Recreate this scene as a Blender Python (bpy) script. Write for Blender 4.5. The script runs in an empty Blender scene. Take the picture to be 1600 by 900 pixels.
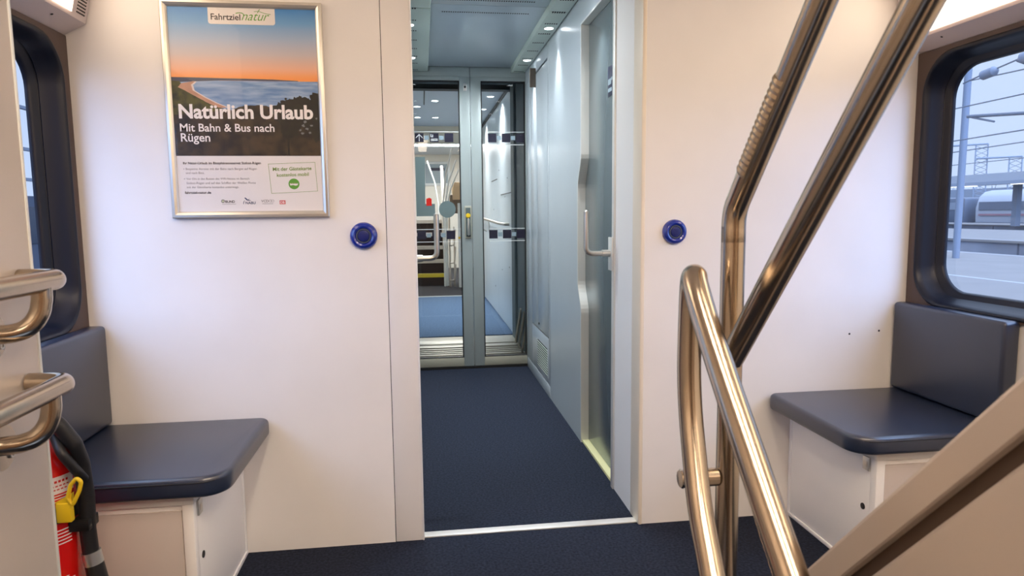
import bpy, bmesh, math, random
from mathutils import Vector, Matrix
random.seed(7)
SC = bpy.context.scene
COL = SC.collection
PI = math.pi

# ------------------------------------------------------------------ camera
def camera_axes(yaw, pitch, roll):
    cy, sy, cp, sp = math.cos(yaw), math.sin(yaw), math.cos(pitch), math.sin(pitch)
    f = Vector((sy*cp, cy*cp, -sp)); r = Vector((cy, -sy, 0)); u = r.cross(f)
    c, s = math.cos(roll), math.sin(roll)
    return c*r + s*u, -s*r + c*u, f
CAM_R, CAM_U, CAM_F = camera_axes(.13133, .11013, -.0110)
cam_data = bpy.data.cameras.new('camera')
cam = bpy.data.objects.new('camera', cam_data); COL.objects.link(cam)
m = Matrix.Identity(4)
for i in range(3):
    m[i][0], m[i][1], m[i][2] = CAM_R[i], CAM_U[i], -CAM_F[i]
m.translation = Vector((0, 0, 1.15))
cam.matrix_world = m
cam_data.sensor_width = 36; cam_data.lens = 1053.3/1600*36
cam_data.clip_start = .02; cam_data.clip_end = 600
cam_data.dof.use_dof = True; cam_data.dof.focus_distance = 2.7; cam_data.dof.aperture_fstop = 8
SC.camera = cam

# ------------------------------------------------------------------ view, sky, light settings
SC.view_settings.view_transform = 'Standard'
SC.view_settings.look = 'None'
SC.view_settings.exposure = 0.09
SC.view_settings.gamma = 1.0
SC.view_settings.use_curve_mapping = False
SKY = (.575, .725, 1.03); SKY_STRENGTH = 1.0; ZENITH = 3.0; SKY_BACK = (.30, .50, 1.0); BACK_SKY = 4.0   # overcast dusk: zenith brighter than the horizon; the back sky is added fill
WARM = (1.0, .81, .61); COOL = (.90, .965, 1.0)
LENS_STRENGTH = 3.1       # luminous strips over the side windows
FILL_STRENGTH = 24.0    # added fill strips over the stairs, out of view
SPOT_POWER = 40.0           # downlights in the corridor
FAR_POWER = 56.0
w = bpy.data.worlds.new('sky'); SC.world = w; w.use_nodes = True
bgn = w.node_tree.nodes['Background']
bgn.inputs[0].default_value = (*SKY, 1); bgn.inputs[1].default_value = SKY_STRENGTH
wn, wl = w.node_tree.nodes, w.node_tree.links
wt = wn.new('ShaderNodeTexCoord'); ws = wn.new('ShaderNodeSeparateXYZ'); wl.new(wt.outputs['Generated'], ws.inputs[0])
we = wn.new('ShaderNodeMapRange'); we.interpolation_type = 'SMOOTHSTEP'; wl.new(ws.outputs[2], we.inputs[0])
we.inputs[1].default_value = .30; we.inputs[2].default_value = .75; we.inputs[3].default_value = SKY_STRENGTH; we.inputs[4].default_value = SKY_STRENGTH*ZENITH
wl.new(we.outputs[0], bgn.inputs[1])
wy = wn.new('ShaderNodeMapRange'); wy.interpolation_type = 'SMOOTHSTEP'; wl.new(ws.outputs[1], wy.inputs[0])   # extra sky glow added behind the viewer to light the end wall
wy.inputs[1].default_value = .05; wy.inputs[2].default_value = -.55; wy.inputs[3].default_value = 0.0; wy.inputs[4].default_value = BACK_SKY
wz = wn.new('ShaderNodeMapRange'); wl.new(ws.outputs[2], wz.inputs[0]); wz.inputs[1].default_value = -.02; wz.inputs[2].default_value = .05
wm = wn.new('ShaderNodeMath'); wm.operation = 'MULTIPLY'; wl.new(wy.outputs[0], wm.inputs[0]); wl.new(wz.outputs[0], wm.inputs[1])
wb = wn.new('ShaderNodeBackground'); wb.inputs[0].default_value = (*SKY_BACK, 1); wl.new(wm.outputs[0], wb.inputs[1])
wa = wn.new('ShaderNodeAddShader'); wl.new(bgn.outputs[0], wa.inputs[0]); wl.new(wb.outputs[0], wa.inputs[1]); wl.new(wa.outputs[0], wn['World Output'].inputs[0])
SC.cycles.max_bounces = 12; SC.cycles.diffuse_bounces = 6; SC.cycles.glossy_bounces = 6
SC.cycles.transparent_max_bounces = 12
SC.cycles.sample_clamp_indirect = 6
SC.cycles.use_denoising = True
SC.cycles.caustics_reflective = True

def lamp_area(name, loc, target, sx, sy, power, col, parent=None):
    d = bpy.data.lights.new(name, 'AREA'); d.shape = 'RECTANGLE'; d.size = sx; d.size_y = sy
    d.energy = power; d.color = col
    o = bpy.data.objects.new(name, d); COL.objects.link(o); o.location = loc
    o.rotation_euler = (Vector(target)-Vector(loc)).to_track_quat('-Z', 'Y').to_euler()
    return o
for nm, x, tx in (('window_daylight', 1.91, 0), ('window_daylight', -1.178, 1)):       # portals: guide the sky's own light through the two windows
    o = lamp_area(nm, (x, 1.66, 1.25), (tx, 1.66, 1.25), 1.28, .90, 1, (1, 1, 1)); o.data.cycles.is_portal = True

# ------------------------------------------------------------------ materials
def lin(c):
    return tuple((v/12.92 if v <= .04045 else ((v+.055)/1.055)**2.4) for v in c)
def rgb(r, g, b): return lin((r/255, g/255, b/255))
MATS = {}
def M(name, col, rough=.5, metal=0., spec=.5, noise=0., nscale=8., bump=0., bscale=60., coat=0., aniso=0., rnoise=0., stretch=None, emit=0., col2=None):
    mt = bpy.data.materials.new(name); mt.use_nodes = True; MATS[name] = mt
    nt = mt.node_tree; N = nt.nodes; L = nt.links; b = N['Principled BSDF']
    b.inputs['Base Color'].default_value = (*col, 1); b.inputs['Roughness'].default_value = rough
    b.inputs['Metallic'].default_value = metal; b.inputs['Specular IOR Level'].default_value = spec
    b.inputs['Coat Weight'].default_value = coat; b.inputs['Coat Roughness'].default_value = .08
    b.inputs['Anisotropic'].default_value = aniso
    if emit: b.inputs['Emission Color'].default_value = (*col, 1); b.inputs['Emission Strength'].default_value = emit
    if noise or bump or rnoise:
        tc = N.new('ShaderNodeTexCoord'); mp = N.new('ShaderNodeMapping'); L.new(tc.outputs['Object'], mp.inputs[0])
        if stretch: mp.inputs['Scale'].default_value = stretch
    if noise:
        n = N.new('ShaderNodeTexNoise'); n.inputs['Scale'].default_value = nscale; n.inputs['Detail'].default_value = 5
        L.new(mp.outputs[0], n.inputs['Vector'])
        r = N.new('ShaderNodeMix'); r.data_type = 'RGBA'
        c2 = col2 if col2 else tuple(v*(1-noise) for v in col)
        r.inputs[6].default_value = (*col, 1); r.inputs[7].default_value = (*c2, 1)
        rm = N.new('ShaderNodeMapRange'); rm.inputs[1].default_value = .35; rm.inputs[2].default_value = .65
        L.new(n.outputs[0], rm.inputs[0]); L.new(rm.outputs[0], r.inputs[0]); L.new(r.outputs[2], b.inputs['Base Color'])
    if rnoise:
        n = N.new('ShaderNodeTexNoise'); n.inputs['Scale'].default_value = nscale*2
        L.new(mp.outputs[0], n.inputs['Vector'])
        rm = N.new('ShaderNodeMapRange'); rm.inputs[3].default_value = max(0, rough-rnoise); rm.inputs[4].default_value = rough+rnoise
        L.new(n.outputs[0], rm.inputs[0]); L.new(rm.outputs[0], b.inputs['Roughness'])
    if bump:
        n = N.new('ShaderNodeTexNoise'); n.inputs['Scale'].default_value = bscale; n.inputs['Detail'].default_value = 4
        L.new(mp.outputs[0], n.inputs['Vector'])
        bp = N.new('ShaderNodeBump'); bp.inputs['Strength'].default_value = bump; bp.inputs['Distance'].default_value = .002
        L.new(n.outputs[0], bp.inputs['Height']); L.new(bp.outputs[0], b.inputs['Normal'])
    return mt
def glass(name, tint=(1, 1, 1), refl=1.0):
    mt = bpy.data.materials.new(name); mt.use_nodes = True; MATS[name] = mt
    nt = mt.node_tree; N = nt.nodes; L = nt.links; N.remove(N['Principled BSDF'])
    t = N.new('ShaderNodeBsdfTransparent'); t.inputs[0].default_value = (*tint, 1)
    g = N.new('ShaderNodeBsdfGlossy'); g.inputs['Roughness'].default_value = .02
    f = N.new('ShaderNodeFresnel'); ge = N.new('ShaderNodeNewGeometry'); mi = N.new('ShaderNodeMapRange')
    mi.inputs[3].default_value = 1.45; mi.inputs[4].default_value = 1/1.45          # same reflection from both faces of the thin pane
    L.new(ge.outputs['Backfacing'], mi.inputs[0]); L.new(mi.outputs[0], f.inputs[0])
    mu = N.new('ShaderNodeMath'); mu.operation = 'MULTIPLY'; mu.inputs[1].default_value = refl
    x = N.new('ShaderNodeMixShader'); L.new(f.outputs[0], mu.inputs[0]); L.new(mu.outputs[0], x.inputs[0]); L.new(t.outputs[0], x.inputs[1]); L.new(g.outputs[0], x.inputs[2])
    L.new(x.outputs[0], N['Material Output'].inputs[0]); return mt
def ramp_mat(name, axis, lo, hi, stops, rough=.35):
    mt = bpy.data.materials.new(name); mt.use_nodes = True; MATS[name] = mt
    nt = mt.node_tree; N = nt.nodes; L = nt.links; b = N['Principled BSDF']; b.inputs['Roughness'].default_value = rough
    tc = N.new('ShaderNodeTexCoord'); sp = N.new('ShaderNodeSeparateXYZ'); mr = N.new('ShaderNodeMapRange'); cr = N.new('ShaderNodeValToRGB')
    L.new(tc.outputs['Object'], sp.inputs[0]); L.new(sp.outputs[axis], mr.inputs[0]); mr.inputs[1].default_value = lo; mr.inputs[2].default_value = hi
    L.new(mr.outputs[0], cr.inputs[0]); L.new(cr.outputs[0], b.inputs['Base Color'])
    e = cr.color_ramp.elements
    e[0].position, e[0].color = stops[0][0], (*stops[0][1], 1); e[1].position, e[1].color = stops[-1][0], (*stops[-1][1], 1)
    for p, c in stops[1:-1]:
        k = e.new(p); k.color = (*c, 1)
    return mt

M('wall_white', rgb(240, 236, 233), .42, noise=.05, nscale=3, bump=.03, bscale=900)
M('trim_cream', rgb(236, 224, 205), .35)
M('panel_white', rgb(240, 238, 236), .38)
M('box_white', rgb(250, 248, 247), .4)
M('box_panel', rgb(205, 195, 190), .45)
M('surround_brown', rgb(84, 68, 62), .55, bump=.15, bscale=1500)
M('rubber', rgb(11, 16, 31), .4, spec=.4)
M('carpet', rgb(40, 47, 64), .95, noise=.5, nscale=110, bump=.8, bscale=900, col2=rgb(24, 28, 40), spec=.2)
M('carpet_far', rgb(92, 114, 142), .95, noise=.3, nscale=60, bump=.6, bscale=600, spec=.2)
M('carpet_dark', rgb(42, 42, 50), .95, noise=.3, nscale=90)
M('aluminium', rgb(205, 205, 202), .32, .85, bump=.03, bscale=400)
M('alu_trim', rgb(222, 222, 218), .4, .3)
M('frame_silver', rgb(216, 210, 198), .3, .75)
M('steel', rgb(192, 178, 160), .2, 1., aniso=.4, rnoise=.05, nscale=30, stretch=(1, 1, .2))
M('steel_dull', rgb(176, 160, 140), .36, 1.)
M('steel_cool', rgb(205, 200, 192), .3, 1.)
M('leather', rgb(32, 42, 64), .28, bump=.15, bscale=700, spec=1.0)
M('leather_seam', rgb(22, 26, 36), .5)
M('partition_tan', rgb(198, 186, 176), .38, .15, noise=.06, nscale=4, bump=.05, bscale=500)
M('groove_shade', rgb(66, 50, 38), .7)
M('back_brown', rgb(120, 96, 78), .5)
M('balustrade_tan', rgb(180, 168, 158), .42, .15, bump=.05, bscale=500)
M('corridor_wall', rgb(184, 192, 198), .3, .1, noise=.05, nscale=2)
M('corridor_ceiling', rgb(196, 206, 214), .3, .1, noise=.04, nscale=2)
M('cove_green', rgb(196, 208, 198), .4)
M('dark_gap', rgb(14, 15, 18), .7)
M('door_grey', rgb(118, 130, 134), .24, .45, noise=.05, nscale=2)
M('frame_grey', rgb(156, 165, 164), .4, .1)
M('frame_cream', rgb(170, 168, 152), .45, .2)
M('decal_dark', rgb(22, 22, 46), .4)
M('decal_light', rgb(140, 158, 168), .4)
M('decal_white', rgb(235, 238, 238), .4)
M('mask_grey', rgb(104, 120, 120), .6)
M('yellow', rgb(236, 196, 30), .4)
M('yellow_sill', rgb(224, 220, 168), .5)
M('yellow_edge', rgb(214, 196, 60), .5)
M('red_paint', rgb(214, 22, 18), .25, coat=.5)
M('label_white', rgb(236, 228, 228), .45)
M('label_red', rgb(196, 40, 36), .45)
M('black_plastic', rgb(20, 19, 20), .4)
M('hose_black', rgb(26, 25, 27), .45, bump=.2, bscale=300)
M('button_blue', rgb(24, 48, 150), .22, coat=.6)
M('button_dark', rgb(16, 32, 104), .3)
M('button_ring', rgb(60, 70, 96), .35)
M('lens_warm', WARM, .4, emit=LENS_STRENGTH)
M('lens_fill', WARM, .4, emit=FILL_STRENGTH)
M('lens_cool', COOL, .4, emit=14)
M('lens_far', COOL, .4, emit=10)
M('housing', rgb(206, 194, 194), .45)
M('hole', rgb(40, 38, 40), .8)
M('paper', rgb(236, 230, 226), .4)
M('ink_dark', rgb(40, 32, 32), .5)
M('ink_grey', rgb(150, 142, 140), .5)
M('ink_white', rgb(246, 240, 238), .5)
M('ink_green', rgb(96, 160, 52), .5)
M('ink_olive', rgb(122, 154, 60), .5)
M('ink_red', rgb(214, 92, 84), .5)
M('ink_navy', rgb(44, 60, 96), .5)
ramp_mat('print_sky', 2, 1.575, 1.808, [(0, rgb(255, 158, 76)), (.07, rgb(252, 166, 100)), (.18, rgb(240, 186, 156)), (.36, rgb(206, 194, 196)), (.56, rgb(168, 186, 212)), (.78, rgb(112, 164, 214)), (1, rgb(58, 132, 202))])
M('print_sea', rgb(100, 138, 188), .4, noise=.35, nscale=40, stretch=(.35, 1, 2.2), col2=rgb(158, 182, 212))
M('print_land', rgb(74, 78, 96), .4)
M('print_sand', rgb(204, 156, 130), .4, noise=.2, nscale=30)
M('print_foam', rgb(226, 214, 208), .4)
M('print_forest', rgb(70, 54, 32), .4, noise=.5, nscale=26, col2=rgb(24, 17, 10))
M('print_bush', rgb(88, 86, 36), .4, noise=.6, nscale=40, col2=rgb(38, 36, 20))
M('print_tree', rgb(12, 10, 6), .4, noise=.5, nscale=70, col2=rgb(32, 30, 14))
M('print_gap', rgb(112, 116, 120), .4)
glass('pane'); glass('pane_tint', (.93, .95, .96), .9); glass('picture_glass', (.98, .98, .98), .4)
M('bellows', rgb(84, 98, 100), .55, noise=.15, nscale=5)
M('bellows_dark', rgb(40, 44, 46), .6)
M('gangway_dark', rgb(34, 34, 34), .5, .3)
M('gangway_light', rgb(190, 184, 170), .35, .6)
M('far_wall', rgb(222, 228, 230), .35)
M('far_ceiling', rgb(190, 200, 210), .4)
M('far_cream', rgb(226, 212, 190), .45)
M('far_pale', rgb(224, 222, 214), .5)
M('riser_dark', rgb(44, 34, 34), .8)
M('tread_edge', rgb(208, 204, 198), .5)
M('wood_cream', rgb(216, 188, 152), .5)
M('seat_shell', rgb(110, 96, 84), .5)
M('concrete', rgb(120, 115, 110), .9, noise=.1, nscale=1)
M('concrete_wall', rgb(128, 130, 136), .9, noise=.3, nscale=.6)
M('ballast', rgb(84, 84, 90), .95, noise=.3, nscale=2)
M('platform_line', rgb(150, 150, 150), .8)
M('mast_grey', rgb(112, 118, 128), .7)
M('distant_grey', rgb(130, 135, 142), .9)
M('train_white', rgb(150, 152, 156), .4)
M('train_dark', rgb(92, 97, 106), .4)
M('train_red', rgb(140, 104, 110), .5)
M('wire', rgb(98, 102, 110), .8)
M('canopy_pale', rgb(150, 152, 155), .8)
M('facade', rgb(70, 76, 88), .9, noise=.1, nscale=.4)
M('facade_pane', rgb(40, 48, 60), .2)
M('sign_dark', rgb(30, 34, 60), .45)
M('sign_brown', rgb(104, 92, 82), .5, .2)
M('lamp_strip', (1, .97, .9), .4, emit=1.5)

# ------------------------------------------------------------------ mesh builder
class B:
    def __init__(s): s.bm = bmesh.new(); s.mats = []
    def mi(s, mat):
        if mat not in s.mats: s.mats.append(mat)
        return s.mats.index(mat)
    def faces_from(s, vs, fs, mat):
        k = s.mi(mat); V = [s.bm.verts.new(v) for v in vs]
        for f in fs:
            try:
                q = s.bm.faces.new([V[i] for i in f]); q.material_index = k
            except ValueError: pass
        return V
    def box(s, a, b, mat, bev=0., seg=2):
        x0, x1 = sorted((a[0], b[0])); y0, y1 = sorted((a[1], b[1])); z0, z1 = sorted((a[2], b[2]))
        t = bmesh.new(); bmesh.ops.create_cube(t, size=1)
        for v in t.verts: v.co = Vector(((x0+x1)/2+v.co.x*(x1-x0), (y0+y1)/2+v.co.y*(y1-y0), (z0+z1)/2+v.co.z*(z1-z0)))
        if bev: bmesh.ops.bevel(t, geom=list(t.edges), offset=bev, segments=seg, profile=.5, affect='EDGES')
        s.merge(t, mat)
    def merge(s, t, mat):
        k = s.mi(mat); mp = {}
        for v in t.verts: mp[v] = s.bm.verts.new(v.co)
        for f in t.faces:
            try:
                q = s.bm.faces.new([mp[v] for v in f.verts]); q.material_index = k
            except ValueError: pass
        t.free()
    def prism(s, pts, axis, lo, hi, mat, bev=0., seg=3):
        # pts: 2-D outline; axis 'x': (y,z), 'y': (x,z), 'z': (x,y)
        def P(p, h): return {'x': (h, p[0], p[1]), 'y': (p[0], h, p[1]), 'z': (p[0], p[1], h)}[axis]
        t = bmesh.new(); n = len(pts)
        A = [t.verts.new(P(p, lo)) for p in pts]; C = [t.verts.new(P(p, hi)) for p in pts]
        t.faces.new(A); t.faces.new(C[::-1])
        for i in range(n): t.faces.new((A[i], C[i], C[(i+1) % n], A[(i+1) % n]))
        bmesh.ops.recalc_face_normals(t, faces=list(t.faces))
        if bev:
            caps = [e for e in t.edges if (e.verts[0] in A and e.verts[1] in A) or (e.verts[0] in C and e.verts[1] in C)]
            bmesh.ops.bevel(t, geom=caps, offset=bev, segments=seg, profile=.5, affect='EDGES')
        s.merge(t, mat)
    def loft(s, loops, mat, close=False, cap0=False, cap1=False):
        k = s.mi(mat); R = [[s.bm.verts.new(p) for p in lp] for lp in loops]; n = len(R[0])
        for a, b in zip(R[:-1], R[1:]):
            for i in range(n):
                q = s.bm.faces.new((a[i], a[(i+1) % n], b[(i+1) % n], b[i])); q.material_index = k
        if cap0: s.bm.faces.new(R[0][::-1]).material_index = k
        if cap1: s.bm.faces.new(R[-1]).material_index = k
    def tube(s, pts, r, mat, fillet=0., n=18, cap=True, fseg=8, dome=False):
        P = [Vector(p) for p in pts]
        if fillet and len(P) > 2:
            Q = [P[0]]
            for a, b, c in zip(P[:-2], P[1:-1], P[2:]):
                fl = fillet
                u = (a-b).normalized(); v = (c-b).normalized(); ang = u.angle(v)
                d = min(fl/math.tan(ang/2), (a-b).length*.49, (c-b).length*.49) if ang < 3.13 else 0
                if d < 1e-5: Q.append(b); continue
                p0, p1 = b+u*d, b+v*d
                for i in range(fseg+1):
                    t = i/fseg; Q.append((1-t)**2*p0+2*t*(1-t)*b+t*t*p1)
            Q.append(P[-1]); P = Q
        rad = [r]*len(P) if not isinstance(r, (list, tuple)) else list(r)
        T = []
        for i in range(len(P)):
            a = P[max(i-1, 0)]; b = P[min(i+1, len(P)-1)]; T.append((b-a).normalized())
        if dome:
            P2, R2, T2 = [], [], []
            for t in (0, .3, .6, .85): P2.append(P[0]-T[0]*rad[0]*(1-t)); R2.append(rad[0]*math.sqrt(max(1e-4, 1-(1-t)**2))); T2.append(T[0])
            P2 += P; R2 += rad; T2 += T
            for t in (.85, .6, .3, 0): P2.append(P[-1]+T[-1]*rad[-1]*(1-t)); R2.append(rad[-1]*math.sqrt(max(1e-4, 1-(1-t)**2))); T2.append(T[-1])
            P, rad, T = P2, R2, T2
        up = Vector((0, 0, 1)) if abs(T[0].z) < .9 else Vector((1, 0, 0))
        N = (up - T[0]*up.dot(T[0])).normalized(); loops = []
        for i in range(len(P)):
            N = (N - T[i]*N.dot(T[i])).normalized(); Bn = T[i].cross(N)
            loops.append([P[i]+rad[i]*(math.cos(2*PI*j/n)*N+math.sin(2*PI*j/n)*Bn) for j in range(n)])
        s.loft(loops, mat, cap0=cap, cap1=cap)
    def lathe(s, prof, origin, axis, mat, n=32):
        # prof: (radius, height along axis)
        ax = Vector(axis).normalized(); up = Vector((0, 0, 1)) if abs(ax.z) < .9 else Vector((1, 0, 0))
        N = (up-ax*up.dot(ax)).normalized(); Bn = ax.cross(N); o = Vector(origin)
        s.loft([[o+ax*h+max(r, 1e-4)*(math.cos(2*PI*j/n)*N+math.sin(2*PI*j/n)*Bn) for j in range(n)] for r, h in prof], mat, cap0=True, cap1=True)
    def poly(s, pts, mat):
        k = s.mi(mat); s.bm.faces.new([s.bm.verts.new(p) for p in pts]).material_index = k
    def build(s, name, parent=None, sharp=35, recalc=True):
        bm = s.bm
        if recalc: bmesh.ops.recalc_face_normals(bm, faces=list(bm.faces))
        lim = math.radians(sharp)
        for f in bm.faces: f.smooth = True
        for e in bm.edges:
            if len(e.link_faces) == 2: e.smooth = e.calc_face_angle(0) < lim
        me = bpy.data.meshes.new(name); bm.to_mesh(me); bm.free()
        for mt in s.mats: me.materials.append(MATS[mt])
        o = bpy.data.objects.new(name, me); COL.objects.link(o)
        if parent is not None: attach(o, parent)
        return o
def attach(o, parent):
    o.parent = parent
    r = parent
    while r.parent is not None: r = r.parent
    o.matrix_parent_inverse = Matrix.Translation(-r.location) if parent == r else Matrix.Identity(4)
def thing(name, label, cat, loc, group=None):
    o = bpy.data.objects.new(name, None); COL.objects.link(o); o.location = loc; o.empty_display_size = .05
    return tag(o, label, cat, group)
def tag(o, label, cat, group=None):
    o['label'] = label; o['category'] = cat
    if group: o['group'] = group
    return o
def struct(o, label=None, cat='structure'):
    o['kind'] = 'structure'
    if label: o['label'] = label
    o['category'] = cat
    return o
def one(fn, name, parent=None, sharp=35):
    b = B(); fn(b); return b.build(name, parent, sharp)
def rrect(u0, u1, v0, v1, r, n=8):
    pts = []
    for cu, cv, a0 in ((u1-r, v1-r, 0), (u0+r, v1-r, PI/2), (u0+r, v0+r, PI), (u1-r, v0+r, 3*PI/2)):
        for i in range(n+1):
            a = a0+PI/2*i/n; pts.append((cu+r*math.cos(a), cv+r*math.sin(a)))
    return pts
_fonts = {}
def text_into(b, s, x0, z, x1, y, mat, bold=0., shear=0., rise=0., cap=None):
    """lettering in the plane Y=y facing -Y, from x0 to x1 on baseline z; rise = slope"""
    c = bpy.data.curves.new('lettering', 'FONT'); c.body = s; c.size = 1; c.offset = bold; c.shear = shear; c.resolution_u = 3
    c.fill_mode = 'FRONT'
    o = bpy.data.objects.new('lettering', c); COL.objects.link(o)
    dg = bpy.context.evaluated_depsgraph_get(); me = bpy.data.meshes.new_from_object(o.evaluated_get(dg))
    bpy.data.objects.remove(o); bpy.data.curves.remove(c)
    xs = [v.co.x for v in me.vertices]; a, e = min(xs), max(xs); k = (x1-x0)/(e-a)
    ky = k if cap is None else cap
    V = [b.bm.verts.new((x0+(v.co.x-a)*k, y, z+v.co.y*ky+rise*(v.co.x-a)*k)) for v in me.vertices]
    q = b.mi(mat)
    for p in me.polygons:
        try: b.bm.faces.new([V[i] for i in p.vertices]).material_index = q
        except ValueError: pass
    bpy.data.meshes.remove(me)

XR, XL, YW = 1.807, -1.075, 2.307      # side walls and the end partition of the vestibule
XC = .366
def mx(x): return 2*XC-x               # mirror about the centre line of the coach

# ================================================================== large structure
def f(b):
    b.box((-1.25, 1.0, -.12), (2.0, 2.36, 0), 'carpet')
    b.box((-1.25, -1.7, -.12), (-.60, 1.0, 0), 'carpet'); b.box((.46, -1.7, -.12), (2.0, 1.0, 0), 'carpet')
    for i in range(4): b.box((-.60, 1.0-.24*(i+1), -.12-.19*(i+1)), (.46, 1.0-.24*i+.02, -.19*(i+1)), 'carpet')
    b.box((-.60, -1.7, -.95), (.46, .06, -.80), 'carpet')
struct(one(f, 'floor'), 'dark blue flecked carpet floor of the vestibule')
struct(one(lambda b: b.box((-.14, 2.36, -.1), (.9, 4.97, 0), 'carpet'), 'floor'), 'dark blue carpet of the narrow corridor')
struct(one(lambda b: b.box((-.022, 2.318, 0), (.766, 2.356, .006), 'alu_trim', .002), 'trim_1'), 'pale metal threshold strip across the corridor doorway')

def f(b):
    t0, t1 = YW, 2.357
    b.box((XL-.09, t0, -.02), (-.1195, t1, 2.32), 'wall_white')
    b.box((-.1175, t0, 0), (-.022, t1, 2.32), 'wall_white', .002)
    b.box((-.121, t0+.003, 0), (-.116, t1, 2.32), 'dark_gap')
    b.box((.778, t0, -.02), (XR+.09, t1, 2.32), 'wall_white')
    b.box((-.03, t0, 2.18), (.79, t1, 2.32), 'wall_white')
    for x_, z_ in ((1.58, .687), (1.70, .695)): b.lathe([(0, 0), (.004, 0), (.003, .0015), (0, .0015)], (x_, t0, z_), (0, -1, 0), 'hole', 10)
struct(one(f, 'wall_front'), 'cream white end partition with the corridor doorway')
struct(one(lambda b: (b.box((.764, 2.300, 0), (.7795, 2.40, 2.2), 'trim_cream', .005, 3), b.box((-.024, 2.304, 0), (-.0185, 2.36, 2.2), 'panel_white', .0015)), 'trim_2'), 'cream doorway edge trim')

def side_wall(side):
    X = XR if side > 0 else XL; s = side
    def bx(b, y0, y1, z0, z1): b.box((X, y0, z0), (X+s*.09, y1, z1), 'wall_white')
    def f(b):
        bx(b, -1.7, 2.36, -.95, .80); bx(b, -1.7, 2.36, 1.706, 2.4); bx(b, -1.7, 1.0, .80, 1.706)
        bx(b, 2.296, 2.36, .80, 1.706)
    return f
struct(one(side_wall(1), 'wall_right'), 'pale side wall below and around the right window')
struct(one(side_wall(-1), 'wall_left'), 'pale side wall below and around the left window')
struct(one(lambda b: b.box((-1.3, -1.8, -1), (2.05, -1.7, 2.4), 'back_brown'), 'wall_back'), 'tan wall behind the viewer')
struct(one(lambda b: b.box((-1.3, -1.8, 2.2), (2.05, 2.36, 2.3), 'wall_white'), 'ceiling'), 'white vestibule ceiling')

def window(side, name, label):
    X = XR if side > 0 else XL; s = side
    def P(pts, d): return [(X+s*d, y, z) for y, z in pts]
    y0, y1 = 1.0, 2.3045
    def f(b):
        outer = rrect(y0, y1, .795, 1.7075, .004); opening = rrect(1.05, 2.272, .802, 1.692, .13)
        b.loft([P(outer, .003), P(outer, -.006), P(opening, -.006)], 'surround_brown')
    o = struct(one(f, name), label)
    def f(b):
        L = []
        for inset, d, r in ((0, -.006, .13), (.003, -.010, .13), (.009, -.010, .128), (.014, -.004, .126), (.020, .014, .122), (.027, .036, .118), (.032, .046, .116), (.034, .050, .116), (.031, .054, .117), (.034, .058, .116), (.048, .063, .108), (.053, .070, .104), (.055, .080, .102)):
            L.append(P(rrect(1.05+inset, 2.272-inset, .802+inset, 1.692-inset, r), d))
        b.loft(L, 'rubber')
    one(f, 'window_gasket', o, 60)
    def f(b): b.poly(P(rrect(1.09, 2.235, .84, 1.655, .11), .074), 'pane')
    one(f, 'window_pane', o)
    return o
window(1, 'window_1', 'large right window with dark rounded rubber frame and view of the platform')
window(-1, 'window_2', 'left window with dark rounded rubber frame, mostly hidden by the near panel')

# corridor shell
struct(one(lambda b: b.box((-.20, 2.357, -.02), (-.09, 4.95, 2.3), 'corridor_wall'), 'wall_corridor_left'), 'left wall of the corridor')
def f(b):
    b.box((.768, 2.40, 0), (.86, 2.635, 2.3), 'panel_white')
struct(one(f, 'wall_corridor_right'), 'white side face of the right door pocket')
def f(b):
    e = [(3.22, 0), (3.22, .62)]
    for i in range(9):
        t = i/8; k = t*t*(3-2*t); e.append((3.22+.07*k, .66+.15*t))
    for i in range(9):
        t = i/8; k = t*t*(3-2*t); e.append((3.29-.07*k, 1.27+.16*t))
    e += [(3.22, 2.04)]
    outline = e + [(2.64, 2.04), (2.64, 2.3), (4.028, 2.3), (4.028, 0)]
    b.prism(outline, 'x', .768, .804, 'corridor_wall')
    b.box((.774, 3.30, 0), (.86, 4.02, 2.3), 'corridor_wall')
    # pale edge band along the cut-out
    band = e + [(y+.006, z) for y, z in e[::-1]]
    n = len(e)
    for i in range(n-1):
        (ya, za), (yb, zb) = e[i], e[i+1]
        b.poly([(.7672, ya-.0012, za), (.806, ya-.0012, za), (.806, yb-.0012, zb), (.7672, yb-.0012, zb)], 'alu_trim')
        b.poly([(.7672, ya-.0012, za), (.7672, yb-.0012, zb), (.7672, yb+.010, zb), (.7672, ya+.010, za)], 'alu_trim')
    b.box((.7672, 2.64, 2.030), (.806, 3.23, 2.0395), 'alu_trim')
struct(one(f, 'wall_corridor_right'), 'blue grey corridor wall panel with a wavy pale edge beside the grey door')
struct(one(lambda b: b.box((.760, 2.628, 0), (.800, 2.66, 2.3), 'alu_trim', .004), 'trim_3'), 'pale metal door post')
struct(one(lambda b: b.box((.775, 2.66, 0), (.83, 3.24, .012), 'yellow_sill'), 'trim_4'), 'yellowish sill under the grey door')
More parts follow.
